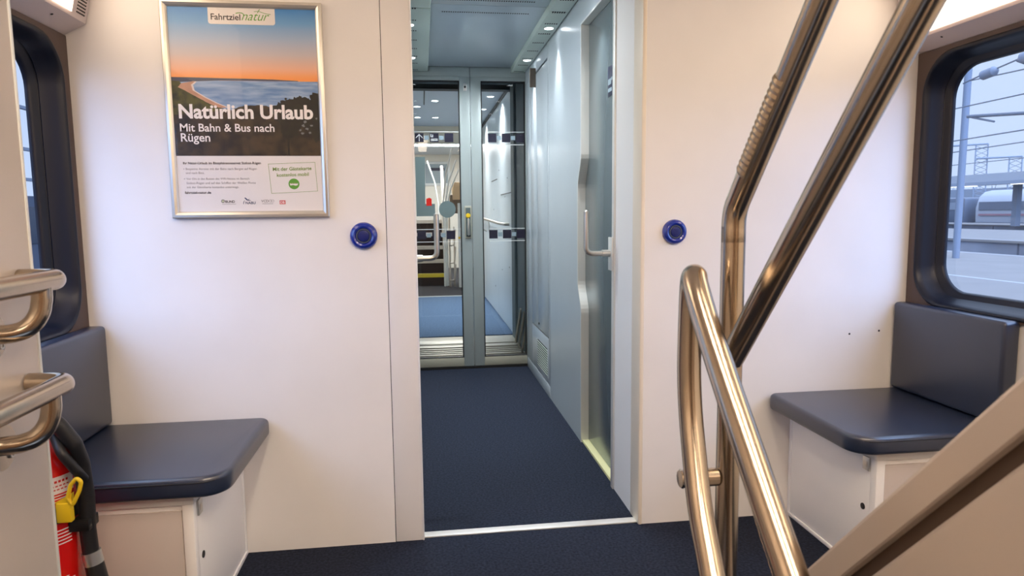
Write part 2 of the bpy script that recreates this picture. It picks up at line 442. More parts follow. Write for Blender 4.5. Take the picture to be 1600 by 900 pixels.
# ceiling of the corridor
def f(b):
    b.box((.070, 2.357, 2.192), (.662, 3.515, 2.26), 'corridor_ceiling', .002)
    b.box((.070, 3.521, 2.192), (.662, 4.945, 2.26), 'corridor_ceiling', .002)
    b.box((-.2, 2.357, 2.255), (.9, 4.96, 2.32), 'dark_gap')
    for y in (3.63, 3.43, 2.75):
        for i in range(40): b.box((.13+.0115*i, y, 2.1912), (.136+.0115*i, y+.014, 2.194), 'hole')
struct(one(f, 'ceiling'), 'blue grey corridor ceiling panel with rows of slots')
def cove(x0, x1):
    def f(b):
        for y0, y1 in ((2.36, 3.462), (3.468, 4.945)):
            b.box((x0, y0, 2.155), (x1, y1, 2.25), 'cove_green', .006)
        y = 2.45
        while y < 4.9:
            for i in range(6): b.box((x0+.018+.012*i, y, 2.1543), (x0+.025+.012*i, y+.018, 2.157), 'hole')
            y += .2025
    return f
struct(one(cove(.660, .764), 'trim_5'), 'pale green slotted ceiling edge strip along the right side')
struct(one(cove(-.088, .070), 'trim_6'), 'pale green slotted ceiling edge strip along the left side')

# end of the corridor: header and two glass door leaves
struct(one(lambda b: (b.box((-.2, 4.952, 2.127), (.3645, 4.995, 2.19), 'frame_grey', .003), b.box((.3675, 4.952, 2.127), (.95, 4.995, 2.19), 'frame_grey', .003), b.box((-.2, 4.97, 2.1), (.95, 4.99, 2.3), 'frame_grey')), 'trim_7'), 'grey header above the glass end doors')
struct(one(lambda b: b.box((-.14, 4.945, 0), (.80, 5.02, .016), 'gangway_dark'), 'trim_8'), 'dark sill under the glass end doors')
def leaf(name, label, x0, x1, g0, g1, lock):
    z0, z1, gz0, gz1 = .018, 2.128, .084, 2.097; y0, y1 = 4.952, 4.99
    def f(b):
        b.box((x0, y0, z0), (g0, y1, z1), 'frame_grey', .004); b.box((g1, y0, z0), (x1, y1, z1), 'frame_grey', .004)
        b.box((g0-.002, y0+.001, z0), (g1+.002, y1, gz0), 'frame_cream', .004); b.box((g0-.002, y0+.001, gz1), (g1+.002, y1, z1), 'frame_grey', .004)
    o = struct(one(f, name), label)
    def f(b):
        t = .007
        b.box((g0, y0+.002, gz0), (g0+t, y1, gz1), 'dark_gap'); b.box((g1-t, y0+.002, gz0), (g1, y1, gz1), 'dark_gap')
        b.box((g0, y0+.002, gz1-t), (g1, y1, gz1), 'dark_gap'); b.box((g0, y0+.002, gz0), (g1, y1, gz0+t*.6), 'dark_gap')
    one(f, 'door_gasket', o)
    one(lambda b: b.poly([(g0, 4.972, gz0), (g1, 4.972, gz0), (g1, 4.972, gz1), (g0, 4.972, gz1)], 'pane_tint'), 'door_pane', o)
    return o
dl = leaf('door_1', 'left leaf of the grey framed glass end door with a yellow button lock', -.135, .365, -.10, .289, True)
dr = leaf('door_2', 'right leaf of the grey framed glass end door', .368, .84, .443, .764, False)
def decal(b, x0, x1, zc, side_sq):
    h = .0315
    b.box((x0, 4.9685, zc-h), (x1, 4.9695, zc+h), 'decal_dark')
for leafo, xs, xl, lim in ((dl, (-.034, .0725, .178), (-.045, .287), None), (dr, (.491, .593, .698), (.49, .762), None)):
    for zc in (1.698, .9985):
        for x0 in xs:
            if zc > 1 and leafo is dl and x0 < .1:
                def f(b, x0=x0, zc=zc):
                    decal(b, x0, x0+.0625, zc, 1); c = x0+.031; y = 4.968
                    if x0 < 0:
                        b.box((c-.0025, y-.0003, zc-.026), (c+.0025, y, zc+.022), 'decal_white')
                        for sg in (-1, 1): b.poly([(c, y-.0004, zc+.026), (c+sg*.024, y-.0004, zc+.002), (c+sg*.024, y-.0004, zc-.005), (c, y-.0004, zc+.018)], 'decal_white')
                    else:
                        b.box((c-.025, y-.0003, zc-.022), (c+.027, y, zc-.017), 'decal_white'); b.box((c-.025, y-.0003, zc-.012), (c+.027, y, zc-.008), 'decal_white')
                        b.box((c-.025, y-.0003, zc+.004), (c-.021, y, zc+.025), 'decal_white'); b.box((c-.021, y-.0003, zc+.004), (c-.008, y, zc+.008), 'decal_white'); b.box((c-.012, y-.0003, zc+.008), (c-.008, y, zc+.022), 'decal_white')
                one(f, 'arrow_decal' if x0 < 0 else 'pictogram_decal', leafo)
            else:
                one(lambda b: decal(b, x0, min(x0+.0625, .7625), zc, 0), 'square_decal', leafo)
        def f(b):
            for x0 in xs[:2]: b.box((x0+.0665, 4.9688, zc-.016), (x0+.0985, 4.9694, zc+.014), 'decal_light')
        one(f, 'grey_decal', leafo)
        def f(b):
            for dz in (.042, -.049): b.box((xl[0], 4.9688, zc+dz-.0022), (xl[1], 4.9694, zc+dz+.0022), 'decal_white')
        one(f, 'line_decal', leafo)
def f(b):
    b.box((.311, 4.944, .972), (.361, 4.953, 1.208), 'frame_cream', .002); b.box((.319, 4.9425, .985), (.353, 4.9445, 1.195), 'bellows')
    b.lathe([(.0, 0), (.017, 0), (.017, .006), (.013, .010), (0, .010)], (.336, 4.944, 1.138), (0, -1, 0), 'yellow', 20)
    b.tube([(.337, 4.938, 1.11), (.337, 4.936, 1.06), (.337, 4.938, 1.0)], .009, 'aluminium', n=10, dome=True)
    b.box((.322, 4.939, .984), (.352, 4.944, .998), 'dark_gap')
one(f, 'lock', dl)
def f(b):
    b.box((.318, 4.946, 2.026), (.342, 4.953, 2.076), 'aluminium', .002); b.lathe([(0, 0), (.008, 0), (.008, .003), (0, .004)], (.330, 4.946, 2.052), (0, -1, 0), 'dark_gap', 16)
one(f, 'sensor', dl)
def f(b):  # flat grey L and disc stand for blotted-out patches, no real film
    b.prism([(-.036, 1.137), (.098, 1.137), (.098, 1.226), (.028, 1.226), (.034, 1.561), (-.036, 1.561)], 'y', 4.9675, 4.9685, 'mask_grey')
    b.prism([(.187+.061*math.cos(a*PI/24), 1.185+.061*math.sin(a*PI/24)) for a in range(48)], 'y', 4.9675, 4.9685, 'mask_grey')
one(f, 'grey_mask', dl)
def f(b): b.prism([(.036, 1.212), (.075, 1.212), (.075, 1.262), (.058, 1.27), (.036, 1.262)], 'y', 4.966, 4.967, 'red_paint')
one(f, 'red_sticker', dl)

# grey lavatory door in the recess
def f(b): b.box((.806, 2.60, .012), (.846, 3.36, 2.10), 'door_grey', .003)
gd = struct(one(f, 'door_3'), 'dark grey metallic lavatory door in the right corridor wall')
def f(b):
    y0, y1, z0, z1 = 2.80, 2.885, 1.640, 1.765
    b.box((.8045, y0, z0), (.8065, y1, z1), 'sign_dark', .0008)
    b.box((.8038, y0+.030, z0+.048), (.8048, y1-.006, z0+.072), 'decal_light'); b.box((.8038, y0+.012, z0+.062), (.8048, y0+.03, z0+.075), 'decal_light')
    b.box((.8038, y0+.022, z0+.018), (.8048, y1-.006, z0+.034), 'decal_light')
one(f, 'pictogram_sign', gd)

# ================================================================== objects
# --- service cupboard at the end of the corridor
cp = thing('wall_cupboard', 'tall blue grey service cupboard with vent beside the glass end doors', 'cupboard', (.82, 4.5, 0))
def f(b):
    b.box((.7785, 4.035, 0), (.87, 4.948, 2.3), 'dark_gap'); b.box((.768, 4.032, 0), (.80, 4.088, 2.3), 'corridor_wall', .002)
    b.box((.768, 4.093, 2.075), (.79, 4.948, 2.3), 'corridor_wall', .002); b.box((.768, 4.735, .075), (.79, 4.948, 2.07), 'corridor_wall', .002)
one(f, 'body', cp)
d_ = one(lambda b: b.box((.768, 4.096, .374), (.782, 4.468, 2.060), 'corridor_wall', .0025), 'door', cp)
one(lambda b: b.lathe([(0, 0), (.008, 0), (.008, .004), (0, .005)], (.768, 4.43, .41), (-1, 0, 0), 'dark_gap', 16), 'lock', d_)
one(lambda b: b.box((.768, 4.478, .374), (.782, 4.726, 2.060), 'corridor_wall', .0025), 'door', cp)
lp = one(lambda b: b.box((.768, 4.096, .080), (.782, 4.726, .364), 'corridor_wall', .0025), 'lower_panel', cp)
def f(b):
    b.box((.7675, 4.115, .115), (.770, 4.50, .295), 'dark_gap')
    for i in range(11): b.box((.764, 4.115, .120+.016*i), (.7685, 4.50, .1265+.016*i), 'cove_green', .001)
    for y_ in (4.112, 4.497): b.box((.764, y_, .112), (.769, y_+.006, .297), 'corridor_wall', .001)
one(f, 'vent_grille', lp)
one(lambda b: b.box((.7665, 4.036, 0), (.78, 4.946, .072), 'corridor_wall', .001), 'plinth', cp)

tag(one(lambda b: b.box((.728, 4.50, 1.975), (.770, 4.512, 2.098), 'sign_brown', .002), 'projecting_sign'), 'small brown grey plate sticking out of the cupboard near the ceiling', 'sign')

# --- lever handles
def lever(label, x_wall, s, y):
    t = thing('door_lever', label, 'door handle', (x_wall, y, .98))
    def f(b):
        b.box((x_wall, y-.028, .915), (x_wall+s*.006, y+.028, 1.05), 'alu_trim', .002)
    one(f, 'escutcheon', t)
    one(lambda b: b.tube([(x_wall+s*.004, y, .985), (x_wall+s*.040, y, .985)], .0145, 'steel_cool'), 'rose', t)
    one(lambda b: b.tube([(x_wall+s*.03, y, .985), (x_wall+s*.105, y, .985), (x_wall+s*.105, y, 1.15)], .0105, 'steel_cool', .03, dome=True), 'lever', t)
lever('bent steel lever handle on the right post by the grey door', .760, -1, 2.66)
t = thing('door_lever', 'bent steel lever handle sticking out past the left doorway edge', 'door handle', (-.09, 2.7, .98))
one(lambda b: b.box((-.09, 2.672, .915), (-.084, 2.728, 1.05), 'alu_trim', .002), 'escutcheon', t)
one(lambda b: b.tube([(-.086, 2.7, .976), (.0, 2.7, .976)], .0145, 'steel_cool'), 'rose', t)
one(lambda b: b.tube([(-.02, 2.7, .976), (.057, 2.7, .976), (.057, 2.7, 1.145)], .0105, 'steel_cool', .03, dome=True), 'lever', t)

# --- corridor downlights
LAMP_POS = []
def downlight(x, y, z, label, group, power, parent_name='downlight', r=.024, lens='lens_cool', real=True):
    t = thing(parent_name, label, 'ceiling lamp', (x, y, z), group)
    one(lambda b: b.lathe([(r+.007, .002), (r+.007, -.001), (r+.002, -.002), (r, -.001), (r, .002)], (x, y, z), (0, 0, 1), 'aluminium', 24), 'ring', t)
    one(lambda b: b.lathe([(0, -.0015), (r, -.0015), (r, .0015), (0, .0015)], (x, y, z), (0, 0, 1), lens, 24), 'lens', t)
    if real:
        for nm, pw, sz, bl, rad in (('downlight_beam', power*.35, 52, .6, .012), ('downlight_glow', power*1.25, 130, 1.0, .03)):
            d = bpy.data.lights.new(nm, 'SPOT'); d.energy = pw; d.color = COOL; d.spot_size = math.radians(sz); d.spot_blend = bl; d.shadow_soft_size = rad
            o = bpy.data.objects.new(nm, d); COL.objects.link(o); o.location = (x, y, z-.006); o.parent = t; o.matrix_parent_inverse = Matrix.Translation(-t.location)
            if nm == 'downlight_glow' and y < 5: o.rotation_euler = (0, math.radians(38 if x > XC else -38), 0)   # tilted into the aisle
GRP = 'downlights along the corridor ceiling edges'
downlight(.716, 4.535, 2.154, 'small round downlight nearest the glass end doors on the right ceiling edge', GRP, SPOT_POWER)
downlight(.716, 3.76, 2.154, 'small round downlight in the right ceiling edge above the wavy wall panel', GRP, SPOT_POWER)
downlight(.716, 2.985, 2.154, 'small round downlight above the grey lavatory door', GRP, SPOT_POWER)
downlight(-.040, 4.525, 2.154, 'small round downlight in the left ceiling edge, half hidden by the doorway', GRP, SPOT_POWER)
downlight(-.040, 3.76, 2.154, 'middle downlight in the left ceiling edge, hidden by the doorway wall', GRP, SPOT_POWER)
downlight(-.040, 2.985, 2.154, 'front downlight in the left ceiling edge, hidden by the doorway wall', GRP, SPOT_POWER)

# --- luminous strips over the side windows
def light_strip(side, label):
    X = XR if side > 0 else XL; s = -side
    t = thing('window_light', label, 'lamp', (X, 1.6, 1.9))
    A, Bq, Cq, D, E = (X+s*.004, 1.709), (X+s*.068, 1.742), (X+s*.112, 1.93), (X+s*.20, 2.06), (X+s*.30, 2.198)
    y0, y1 = -1.69, 2.303
    def seg(b, p, q, ya, yb, mat, push=0.):
        n = Vector((q[1]-p[1], 0, -(q[0]-p[0]))).normalized()*(-s*-1)
        b.poly([(p[0], ya, p[1]), (q[0], ya, q[1]), (q[0], yb, q[1]), (p[0], yb, p[1])], mat)
    def lerp(p, q, t_): return (p[0]+(q[0]-p[0])*t_, p[1]+(q[1]-p[1])*t_)
    def f(b):
        b.prism([A, Bq, lerp(Bq, Cq, .06), lerp(Bq, Cq, .06), Cq, D, E, (X+s*.004, 2.198)][:2]+[Bq and lerp(Bq, Cq, .02), Cq, D, E, (X+s*.004, 2.198)], 'y', y0, y1, 'housing', .004, 2)
        b.lathe([(0, 0), (.004, 0), (.004, .001), (0, .001)], (X+s*.045, 2.15, 1.729), (s*.4, 0, -.9), 'hole', 10)
    one(f, 'housing', t)
    off = .0025*s
    def q(b, p, r, ya, yb, mat):
        d = Vector((r[0]-p[0], r[1]-p[1])); n = Vector((d.y, -d.x)).normalized()*(s if s*1 > 0 else -s)
        n = Vector((abs(d.y)*s, -abs(d.x))).normalized()*.003
        b.poly([(p[0]+n.x, ya, p[1]+n.y), (r[0]+n.x, ya, r[1]+n.y), (r[0]+n.x, yb, r[1]+n.y), (p[0]+n.x, yb, p[1]+n.y)], mat)
    one(lambda b: (q(b, lerp(Bq, Cq, .06), Cq, -1.6, 2.205, 'lens_warm'), q(b, Cq, D, -1.6, 2.205, 'lens_warm')), 'diffuser', t)
    def f(b):
        for i in range(9):
            for j in range(6):
                c = lerp(Bq, Cq, .10+.05*i); yy = 2.235+.0085*j
                b.box((c[0]+s*.0005-.0015, yy, c[1]-.0015), (c[0]+s*.0005+.0015, yy+.004, c[1]+.0025), 'hole')
    one(f, 'speaker_grille', t)
light_strip(1, 'white luminous strip housing above the right window')
light_strip(-1, 'white light housing with speaker holes above the left window')
def fill_strip(x, label):  # unseen ceiling strips, added to fill the lower walls with light
    t = thing('fill_light', label, 'ceiling lamp', (x, -.4, 2.2))
    one(lambda b: b.box((x-.12, -1.55, 2.19), (x+.12, .75, 2.202), 'alu_trim', .003), 'frame', t)
    one(lambda b: b.box((x-.10, -1.52, 2.186), (x+.10, .72, 2.192), 'lens_fill'), 'diffuser', t)
fill_strip(XC-.36, 'left long added fill light over the stairs, unseen above and behind the viewer')
fill_strip(XC+.36, 'right long added fill light over the stairs, unseen above and behind the viewer')

# --- poster
PY = 2.293
po = thing('poster', 'silver framed travel poster with a sunset bay on the left wall', 'poster', (-.544, PY, 1.148))
def f(b):
    x0, x1, z0, z1, fw = -.789, -.300, 1.146, 1.822, .021
    loops = []
    for i, d in ((0, .012), (0, -.004), (.003, -.007), (.010, -.008), (.017, -.004), (fw, .001), (fw, .010)):
        loops.append([(x0+i, PY+d, z0+i), (x1-i, PY+d, z0+i), (x1-i, PY+d, z1-i), (x0+i, PY+d, z1-i)])
    b.loft(loops, 'frame_silver', cap0=True)
one(f, 'frame', po, 20)
X0, X1, Z0, Z1, ZP = -.770, -.317, 1.164, 1.806, 1.3435
sheet = one(lambda b: b.box((X0, PY+.0035, Z0), (X1, PY+.008, Z1), 'paper'), 'printed_sheet', po)
def L2(pts, y): return [(x, y, z) for x, z in pts]
y = PY+.003
def jag(pts, amp, n=6):
    out = []
    for (a, b_), (c, d) in zip(pts[:-1], pts[1:]):
        for i in range(n):
            t = i/n; out.append((a+(c-a)*t+random.uniform(-amp, amp), b_+(d-b_)*t+random.uniform(-amp, amp)))
    out.append(pts[-1]); return out
def f(b):
    b.poly(L2([(X0, 1.576), (X1, 1.578), (X1, Z1), (X0, Z1)], y), 'print_sky')
    b.poly(L2([(X0, ZP), (X1, ZP), (X1, 1.5785), (X0, 1.578)], y-.00005), 'print_sea')
    b.poly(L2([(X0, 1.571), (-.7005, 1.5745), (-.62, 1.5785), (-.3827, 1.5785), (-.3827, 1.5803), (-.4584, 1.5835), (-.5422, 1.5851), (-.6115, 1.5855), (-.7005, 1.587), (X0, 1.5873)], y-.0001), 'print_land')
    b.poly(L2([(-.7047, 1.5755), (-.692, 1.5748), (-.7, 1.566), (-.7040, 1.5645), (-.7000, 1.5471), (-.6669, 1.5264), (-.6334, 1.5091), (-.5996, 1.4953), (-.62, 1.495), (-.6669, 1.518), (-.715, 1.545), (-.718, 1.565)], y-.00012), 'print_foam')
    b.poly(L2([(-.76, 1.5576), (-.7408, 1.5682), (-.7047, 1.575), (-.6970, 1.5745), (-.7100, 1.5645), (-.7059, 1.5471), (-.6729, 1.5264), (-.6394, 1.5091), (-.6056, 1.4953), (-.66, 1.490), (-.70, 1.50), (-.75, 1.53)], y-.00015), 'print_sand')
    left = [(X0, 1.5765), (-.745, 1.575), (-.7391, 1.5683), (-.75, 1.5569), (-.7269, 1.545), (-.6939, 1.5261), (-.6607, 1.5071), (-.6303, 1.495), (-.59, 1.486), (-.56, 1.45), (-.60, 1.40)]
    b.poly(L2(jag(left, .0008)+[(X0, 1.40)], y-.0002), 'print_bush')
    mid = [(X0, 1.47), (-.72, 1.478), (-.66, 1.482), (-.5891, 1.4883), (-.5607, 1.4992), (-.5115, 1.504), (-.4626, 1.4966), (-.4443, 1.505), (-.40, 1.50), (X1, 1.49)]
    b.poly(L2(jag(mid, .0016)+[(X1, ZP), (X0, ZP)], y-.00025), 'print_forest')
    k = 0
    for cx, cz, rx, rz in ((-.405, 1.500, .04, .024), (-.372, 1.508, .03, .02), (-.43, 1.488, .045, .022), (-.36, 1.485, .04, .025), (-.332, 1.525, .0155, .018), (-.330, 1.495, .0135, .022), (-.40, 1.462, .055, .03), (-.345, 1.455, .028, .032), (-.415, 1.425, .03, .025), (-.332, 1.418, .0155, .03)):
        k += 1; pts = []
        for i in range(40):
            a = 2*PI*i/40; r = 1+random.uniform(-.16, .16)
            pts.append((min(max(cx+rx*r*math.cos(a), X0), X1), cz+rz*r*math.sin(a)))
        b.poly(L2(pts, y-.0003-.00001*k), 'print_tree')
    for i in range(90):                                     # leafy edge of the tree crowns
        bx_, bz_, rx, rz = ((-.405, 1.500, .045, .026), (-.372, 1.506, .034, .024), (-.332, 1.520, .014, .022), (-.345, 1.470, .028, .04))[i % 4]
        a0 = random.uniform(0, 2*PI); q0 = random.uniform(.75, 1.08); c0, c1, r0 = bx_+rx*q0*math.cos(a0), bz_+rz*q0*math.sin(a0), random.uniform(.003, .0065)
        b.poly(L2([(min(max(c0+r0*random.uniform(.6, 1.3)*math.cos(t_*PI/5), X0), X1), c1+r0*random.uniform(.6, 1.3)*math.sin(t_*PI/5)) for t_ in range(10)], y-.00041-.0000003*i), 'print_tree')
    for cx, cz in ((-.372, 1.440), (-.382, 1.425), (-.36, 1.43), (-.352, 1.418), (-.375, 1.415), (-.345, 1.44), (-.366, 1.452), (-.33, 1.462)):
        b.poly(L2([(cx+.0042*math.cos(a*PI/5)*(1+random.uniform(-.5, .5)), cz+.0042*math.sin(a*PI/5)*(1+random.uniform(-.5, .5))) for a in range(10)], y-.00045), 'print_gap')
    b.poly(L2(rrect(-.424, -.418, ZP+.001, 1.41, .002), y-.00046), 'print_tree')
one(f, 'photo_print', sheet)
def f(b):
    b.poly(L2(rrect(-.6476, -.4449, 1.7508, 1.815, .008)[9:]+[], y-.0005) if False else L2([(-.6476, Z1), (-.6476, 1.758)]+[(-.6396-.008*math.cos(a*PI/8), 1.7588-.008*math.sin(a*PI/8)) for a in range(5)]+[(-.4529+.008*math.sin(a*PI/8), 1.7588-.008*math.cos(a*PI/8)) for a in range(5)]+[(-.4449, Z1)], y-.0005), 'paper')
    text_into(b, 'Fahrtziel', -.6388, 1.7640, -.550, y-.0008, 'ink_dark', .012)
    text_into(b, 'natur', -.5465, 1.7640, -.462, y-.0008, 'ink_green', -.004, .45, 0, .040)
    def stroke(pts, wd, mat):
        for (a, c), (d, e) in zip(pts[:-1], pts[1:]):
            v = Vector((d-a, e-c)); n_ = Vector((-v.y, v.x)).normalized()*wd
            b.poly(L2([(a+n_.x, c+n_.y), (a-n_.x, c-n_.y), (d-n_.x, e-n_.y), (d+n_.x, e+n_.y)], y-.0008), mat)
    stroke([(-.5635, 1.7845), (-.555, 1.7865), (-.547, 1.7865), (-.541, 1.784), (-.5395, 1.779)], .0012, 'ink_green')
    stroke([(-.4975, 1.787), (-.4935, 1.7945), (-.490, 1.7985)], .001, 'ink_green'); stroke([(-.508, 1.791), (-.494, 1.7925), (-.475, 1.786), (-.4575, 1.7835)], .0008, 'ink_green')
one(f, 'title_tab', sheet)
def f(b):
    text_into(b, 'Natürlich Urlaub', -.7517, 1.4615, -.3397, y-.0008, 'ink_white', .030)
one(f, 'headline', sheet)
def f(b):
    text_into(b, 'Mit Bahn & Bus nach', -.7509, 1.4200, -.4627, y-.0008, 'ink_white', .013)
    text_into(b, 'Rügen', -.7501, 1.3885, -.6616, y-.0008, 'ink_white', .013)
one(f, 'subtitle', sheet)
def f(b):
    text_into(b, 'Ihr Natur-Urlaub im Biosphärenreservat Südost-Rügen', -.7487, 1.3171, -.5104, y-.0003, 'ink_dark', .014)
    for s_, x0, z, x1 in (('Bequeme Anreise mit der Bahn nach Bergen auf Rügen', -.7416, 1.2992, -.5238), ('und nach Binz.', -.7416, 1.2866, -.6859),
            ('Vor Ort in den Bussen des VVR-Netzes im Bereich', -.7416, 1.2680, -.5489), ('Südost-Rügen und auf den Schiffen der Weißen Flotte', -.7416, 1.2545, -.5294), ('mit der Gästekarte kostenlos unterwegs.', -.7416, 1.2414, -.5821)):
        text_into(b, s_, x0, z, x1, y-.0003, 'ink_grey')
    for zc in (1.3023, 1.271): b.poly(L2([(-.7472+.0012*math.cos(a*PI/6), zc+.0012*math.sin(a*PI/6)) for a in range(12)], y-.0003), 'ink_dark')
    text_into(b, 'fahrtziel-natur.de', -.7485, 1.2236, -.6687, y-.0003, 'ink_dark', .014)
one(f, 'small_print', sheet)
def f(b):
    G = [(-.4882, 1.318), (-.3403, 1.3237), (-.3353, 1.2293), (-.482, 1.2226)]; cx = sum(p[0] for p in G)/4; cz = sum(p[1] for p in G)/4
    I = [(cx+(p[0]-cx)*.985, cz+(p[1]-cz)*.977) for p in G]
    for i in range(4): b.poly(L2([G[i], G[(i+1) % 4], I[(i+1) % 4], I[i]], y-.0003), 'ink_olive')
    text_into(b, 'Mit der Gästekarte', -.4741, 1.2955, -.3524, y-.0003, 'ink_olive', .012, 0, .025)
    text_into(b, 'kostenlos mobil', -.4624, 1.2767, -.3617, y-.0003, 'ink_olive', .012, 0, .03)
    b.poly(L2([(-.4098+.0172*math.cos(a*PI/16), 1.2535+.0172*math.sin(a*PI/16)) for a in range(32)], y-.0003), 'ink_green')
    b.poly(L2([(-.4228, 1.2555), (-.3968, 1.2555), (-.398, 1.2495), (-.405, 1.2475), (-.412, 1.2500), (-.4215, 1.2485)], y-.0005), 'paper')
    for i in range(4): b.poly(L2(rrect(-.4205+.0058*i, -.4165+.0058*i, 1.2535, 1.2575, .0008, 3), y-.0006), 'ink_olive')
one(f, 'guest_card_box', sheet)
def f(b):
    for r in (.0054, .0030):
        p = [(-.6338+r*math.cos(a*PI/12), 1.1994+r*math.sin(a*PI/12)) for a in range(24)]; q = [(-.6338+(r-.0012)*math.cos(a*PI/12), 1.1994+(r-.0012)*math.sin(a*PI/12)) for a in range(24)]
        for i in range(24): b.poly(L2([p[i], p[(i+1) % 24], q[(i+1) % 24], q[i]], y-.0003), 'ink_olive' if r < .004 else 'ink_dark')
    text_into(b, 'BUND', -.6264, 1.1942, -.5973, y-.0003, 'ink_dark', .014); b.poly(L2([(-.637, 1.1893), (-.594, 1.1893), (-.594, 1.1903), (-.637, 1.1903)], y-.0003), 'ink_grey')
one(f, 'logo', sheet)
def f(b):
    text_into(b, 'NABU', -.564, 1.1894, -.5333, y-.0003, 'ink_navy', .016)
    b.poly(L2([(-.5675, 1.2100), (-.5635, 1.2105), (-.5575, 1.2045), (-.552, 1.2025), (-.546, 1.2005), (-.553, 1.2005), (-.559, 1.2015), (-.5605, 1.2025), (-.5645, 1.2065)], y-.0003), 'ink_navy')
    b.poly(L2([(-.556, 1.2035), (-.551, 1.2085), (-.5545, 1.2025)], y-.0003), 'ink_navy'); b.poly(L2([(-.5690, 1.199), (-.5665, 1.202), (-.5705, 1.196), (-.5718, 1.1895), (-.5705, 1.1895), (-.5692, 1.1955)], y-.0003), 'ink_navy')
one(f, 'logo', sheet)
def f(b):
    text_into(b, 'VCD', -.5155, 1.1949, -.4918, y-.0003, 'ink_grey', .02)
    for cx in (-.4865, -.4800):
        p = [(cx+.0052*math.cos(a*PI/12), 1.1988+.0044*math.sin(a*PI/12)) for a in range(24)]; q = [(cx+.0043*math.cos(a*PI/12), 1.1988+.0035*math.sin(a*PI/12)) for a in range(24)]
        for i in range(24): b.poly(L2([p[i], p[(i+1) % 24], q[(i+1) % 24], q[i]], y-.0003), 'ink_grey')
    b.poly(L2([(-.512, 1.1895), (-.478, 1.1895), (-.478, 1.1908), (-.512, 1.1908)], y-.0003), 'ink_grey')
one(f, 'logo', sheet)
def f(b):
    b.poly(L2([(-.4575, 1.1883), (-.4394, 1.1883), (-.4394, 1.2007), (-.4575, 1.2007)], y-.0003), 'ink_red')
    text_into(b, 'DB', -.4550, 1.1907, -.4420, y-.0005, 'ink_white', .01)
one(f, 'logo', sheet)
one(lambda b: b.poly(L2([(X0, Z0), (X1, Z0), (X1, Z1), (X0, Z1)], PY+.0005), 'picture_glass'), 'glazing', po)

# --- blue door buttons
for x, z, r, lab in ((-.193, 1.081, .0455, 'round blue push button on the left wall beside the poster'), (.888, 1.079, .0440, 'round blue push button on the right wall beyond the steel post')):
    t = thing('push_button', lab, 'button', (x, YW, z), 'blue push buttons beside the corridor doorway')
    one(lambda b: b.lathe([(0, 0), (r, 0), (r, .006), (r*.97, .012), (r*.86, .019), (r*.72, .0215), (r*.60, .0195), (r*.55, .016), (0, .016)], (x, YW+.001, z), (0, -1, 0), 'button_blue', 48), 'collar', t)
    one(lambda b: b.lathe([(r*.42, .0155), (r*.56, .0155), (r*.54, .0185), (r*.44, .0185), (r*.42, .0155)], (x, YW, z), (0, -1, 0), 'button_ring', 40), 'ring', t)
    one(lambda b: b.lathe([(0, .015), (r*.42, .015), (r*.40, .0185), (r*.30, .0195), (0, .0190)], (x, YW, z), (0, -1, 0), 'button_dark', 40), 'push_plate', t)

